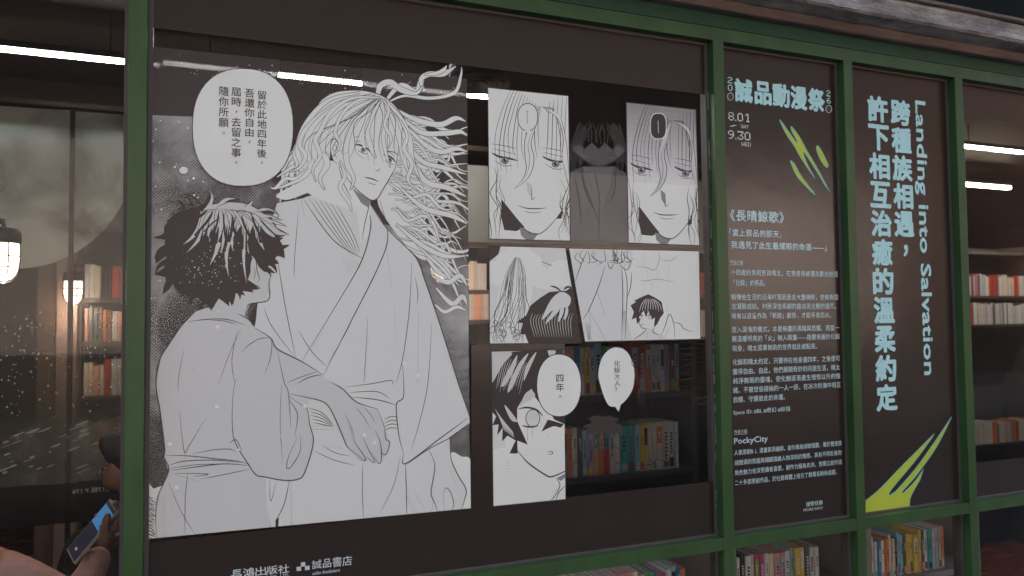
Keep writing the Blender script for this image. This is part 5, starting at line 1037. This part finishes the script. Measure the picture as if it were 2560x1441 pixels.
# phone
c0 = Vector(V3(233, 1328, .25)); ax = (Vector(V3(280, 1273, .25))-Vector(V3(185, 1385, .25))).normalized()
wd = (Vector(V3(241, 1345, .25))-Vector(V3(226, 1312, .25))).normalized()*.5+Vector((0, -.86, 0)); wd = (wd-ax*wd.dot(ax)).normalized(); nn = ax.cross(wd)
if nn.dot(CAM-c0) < 0: nn = -nn
PM = Matrix((wd, ax, nn)).transposed().to_4x4(); PM.translation = c0
ph = empty('phone', c0, 'pale gold phone with a lit screen held up by the person in pink', 'phone'); 
def pbox(name, b, M, bev): 
    bm = boxes(b, bev=bev); bm.transform(PM); bmesh.ops.recalc_face_normals(bm, faces=bm.faces); return link(name, bm, M, ph)
pbox('case', (-.037, .037, -.078, .078, -.005, .0035), mat('pale_gold_case', (.42, .32, .23), .35, metal=.3), .003)
pbox('screen', (-.0335, .0335, -.0735, .0735, .0036, .0042), mat('phone_glass', (.012, .012, .016), .15, emit=(.05, .045, .07), es=.08), 0)
pbox('screen_picture', (-.0325, .0325, .012, .064, .0043, .0046), mat('screen_blue', (.02, .05, .1), .3, emit=(.05, .17, .36), es=.22), 0)
pbox('screen_icons', (-.006, .006, -.058, -.052, .0043, .0046), mat('screen_grey', (.2, .2, .2), .3, emit=(.3, .3, .3), es=.15), 0)
# visitor in dark clothes further in, head turned to the left
yB = 1.42; hB = V3(318, 1156, yB); sB = 1.0
pb = empty('person', (hB[0], yB, FZ), 'dark-haired person in dark clothes looking left beside the green post', 'person')
tz = hB[2]-.20
skin('jacket', [(hB[0]+.02, yB, FZ+.85, .13, .1), (hB[0]+.02, yB, FZ+1.05, .13, .1), (hB[0]+.02, yB, tz-.08, .16, .1), (hB[0]+.01, yB, tz-.0, .08, .07), (hB[0]-.17, yB, tz-.09, .06), (hB[0]-.22, yB-.04, tz-.34, .045), (hB[0]-.16, yB-.16, tz-.46, .035), (hB[0]+.2, yB, tz-.09, .06), (hB[0]+.25, yB, tz-.36, .045), (hB[0]+.22, yB-.1, tz-.55, .035)], [(0, 1), (1, 2), (2, 3), (2, 4), (4, 5), (5, 6), (2, 7), (7, 8), (8, 9)], DARKC, pb)
skin('trousers', [(hB[0]+.02, yB, FZ+.84, .11, .1), (hB[0]-.07, yB, FZ+.74, .08), (hB[0]-.07, yB, FZ+.42, .058), (hB[0]-.07, yB, FZ+.07, .04), (hB[0]-.18, yB, FZ+.035, .035), (hB[0]+.1, yB, FZ+.74, .08), (hB[0]+.1, yB, FZ+.42, .058), (hB[0]+.1, yB, FZ+.07, .04), (hB[0]-.02, yB, FZ+.035, .035)], [(0, 1), (1, 2), (2, 3), (3, 4), (0, 5), (5, 6), (6, 7), (7, 8)], DARKC, pb)
skin('head', [(hB[0]+.02, yB, tz, .05), (hB[0]+.02, yB, hB[2]-.11, .056), (hB[0]+.0, yB, hB[2]-.015, .092, .08), (hB[0]+.01, yB, hB[2]+.06, .062), (hB[0]-.045, yB, hB[2]-.065, .056, .05), (hB[0]-.078, yB, hB[2]-.098, .030)], [(0, 1), (1, 2), (2, 3), (2, 4), (4, 5)], SKIN, pb)
skin('nose', [(hB[0]-.086, yB-.004, hB[2]-.018, .009), (hB[0]-.105, yB-.004, hB[2]-.045, .012)], [(0, 1)], SKIN, pb)
skin('ear', [(hB[0]+.005, yB-.078, hB[2]+.0, .014), (hB[0]+.008, yB-.083, hB[2]-.02, .017), (hB[0]+.0, yB-.080, hB[2]-.042, .010)], [(0, 1), (1, 2)], SKIN, pb)
skin('hair', [(hB[0]+.08, yB, hB[2]-.09, .05, .07), (hB[0]+.06, yB, hB[2]-.01, .085, .09), (hB[0]+.01, yB, hB[2]+.045, .10, .098), (hB[0]-.06, yB, hB[2]+.055, .06, .085), (hB[0]-.09, yB, hB[2]+.035, .03, .06)], [(0, 1), (1, 2), (2, 3), (3, 4)], HAIR, pb)
for s_ in (-1,): skin('eye', [(hB[0]-.078, yB-.045, hB[2]-.012, .008), (hB[0]-.084, yB-.043, hB[2]-.012, .006)], [(0, 1)], HAIR, pb)
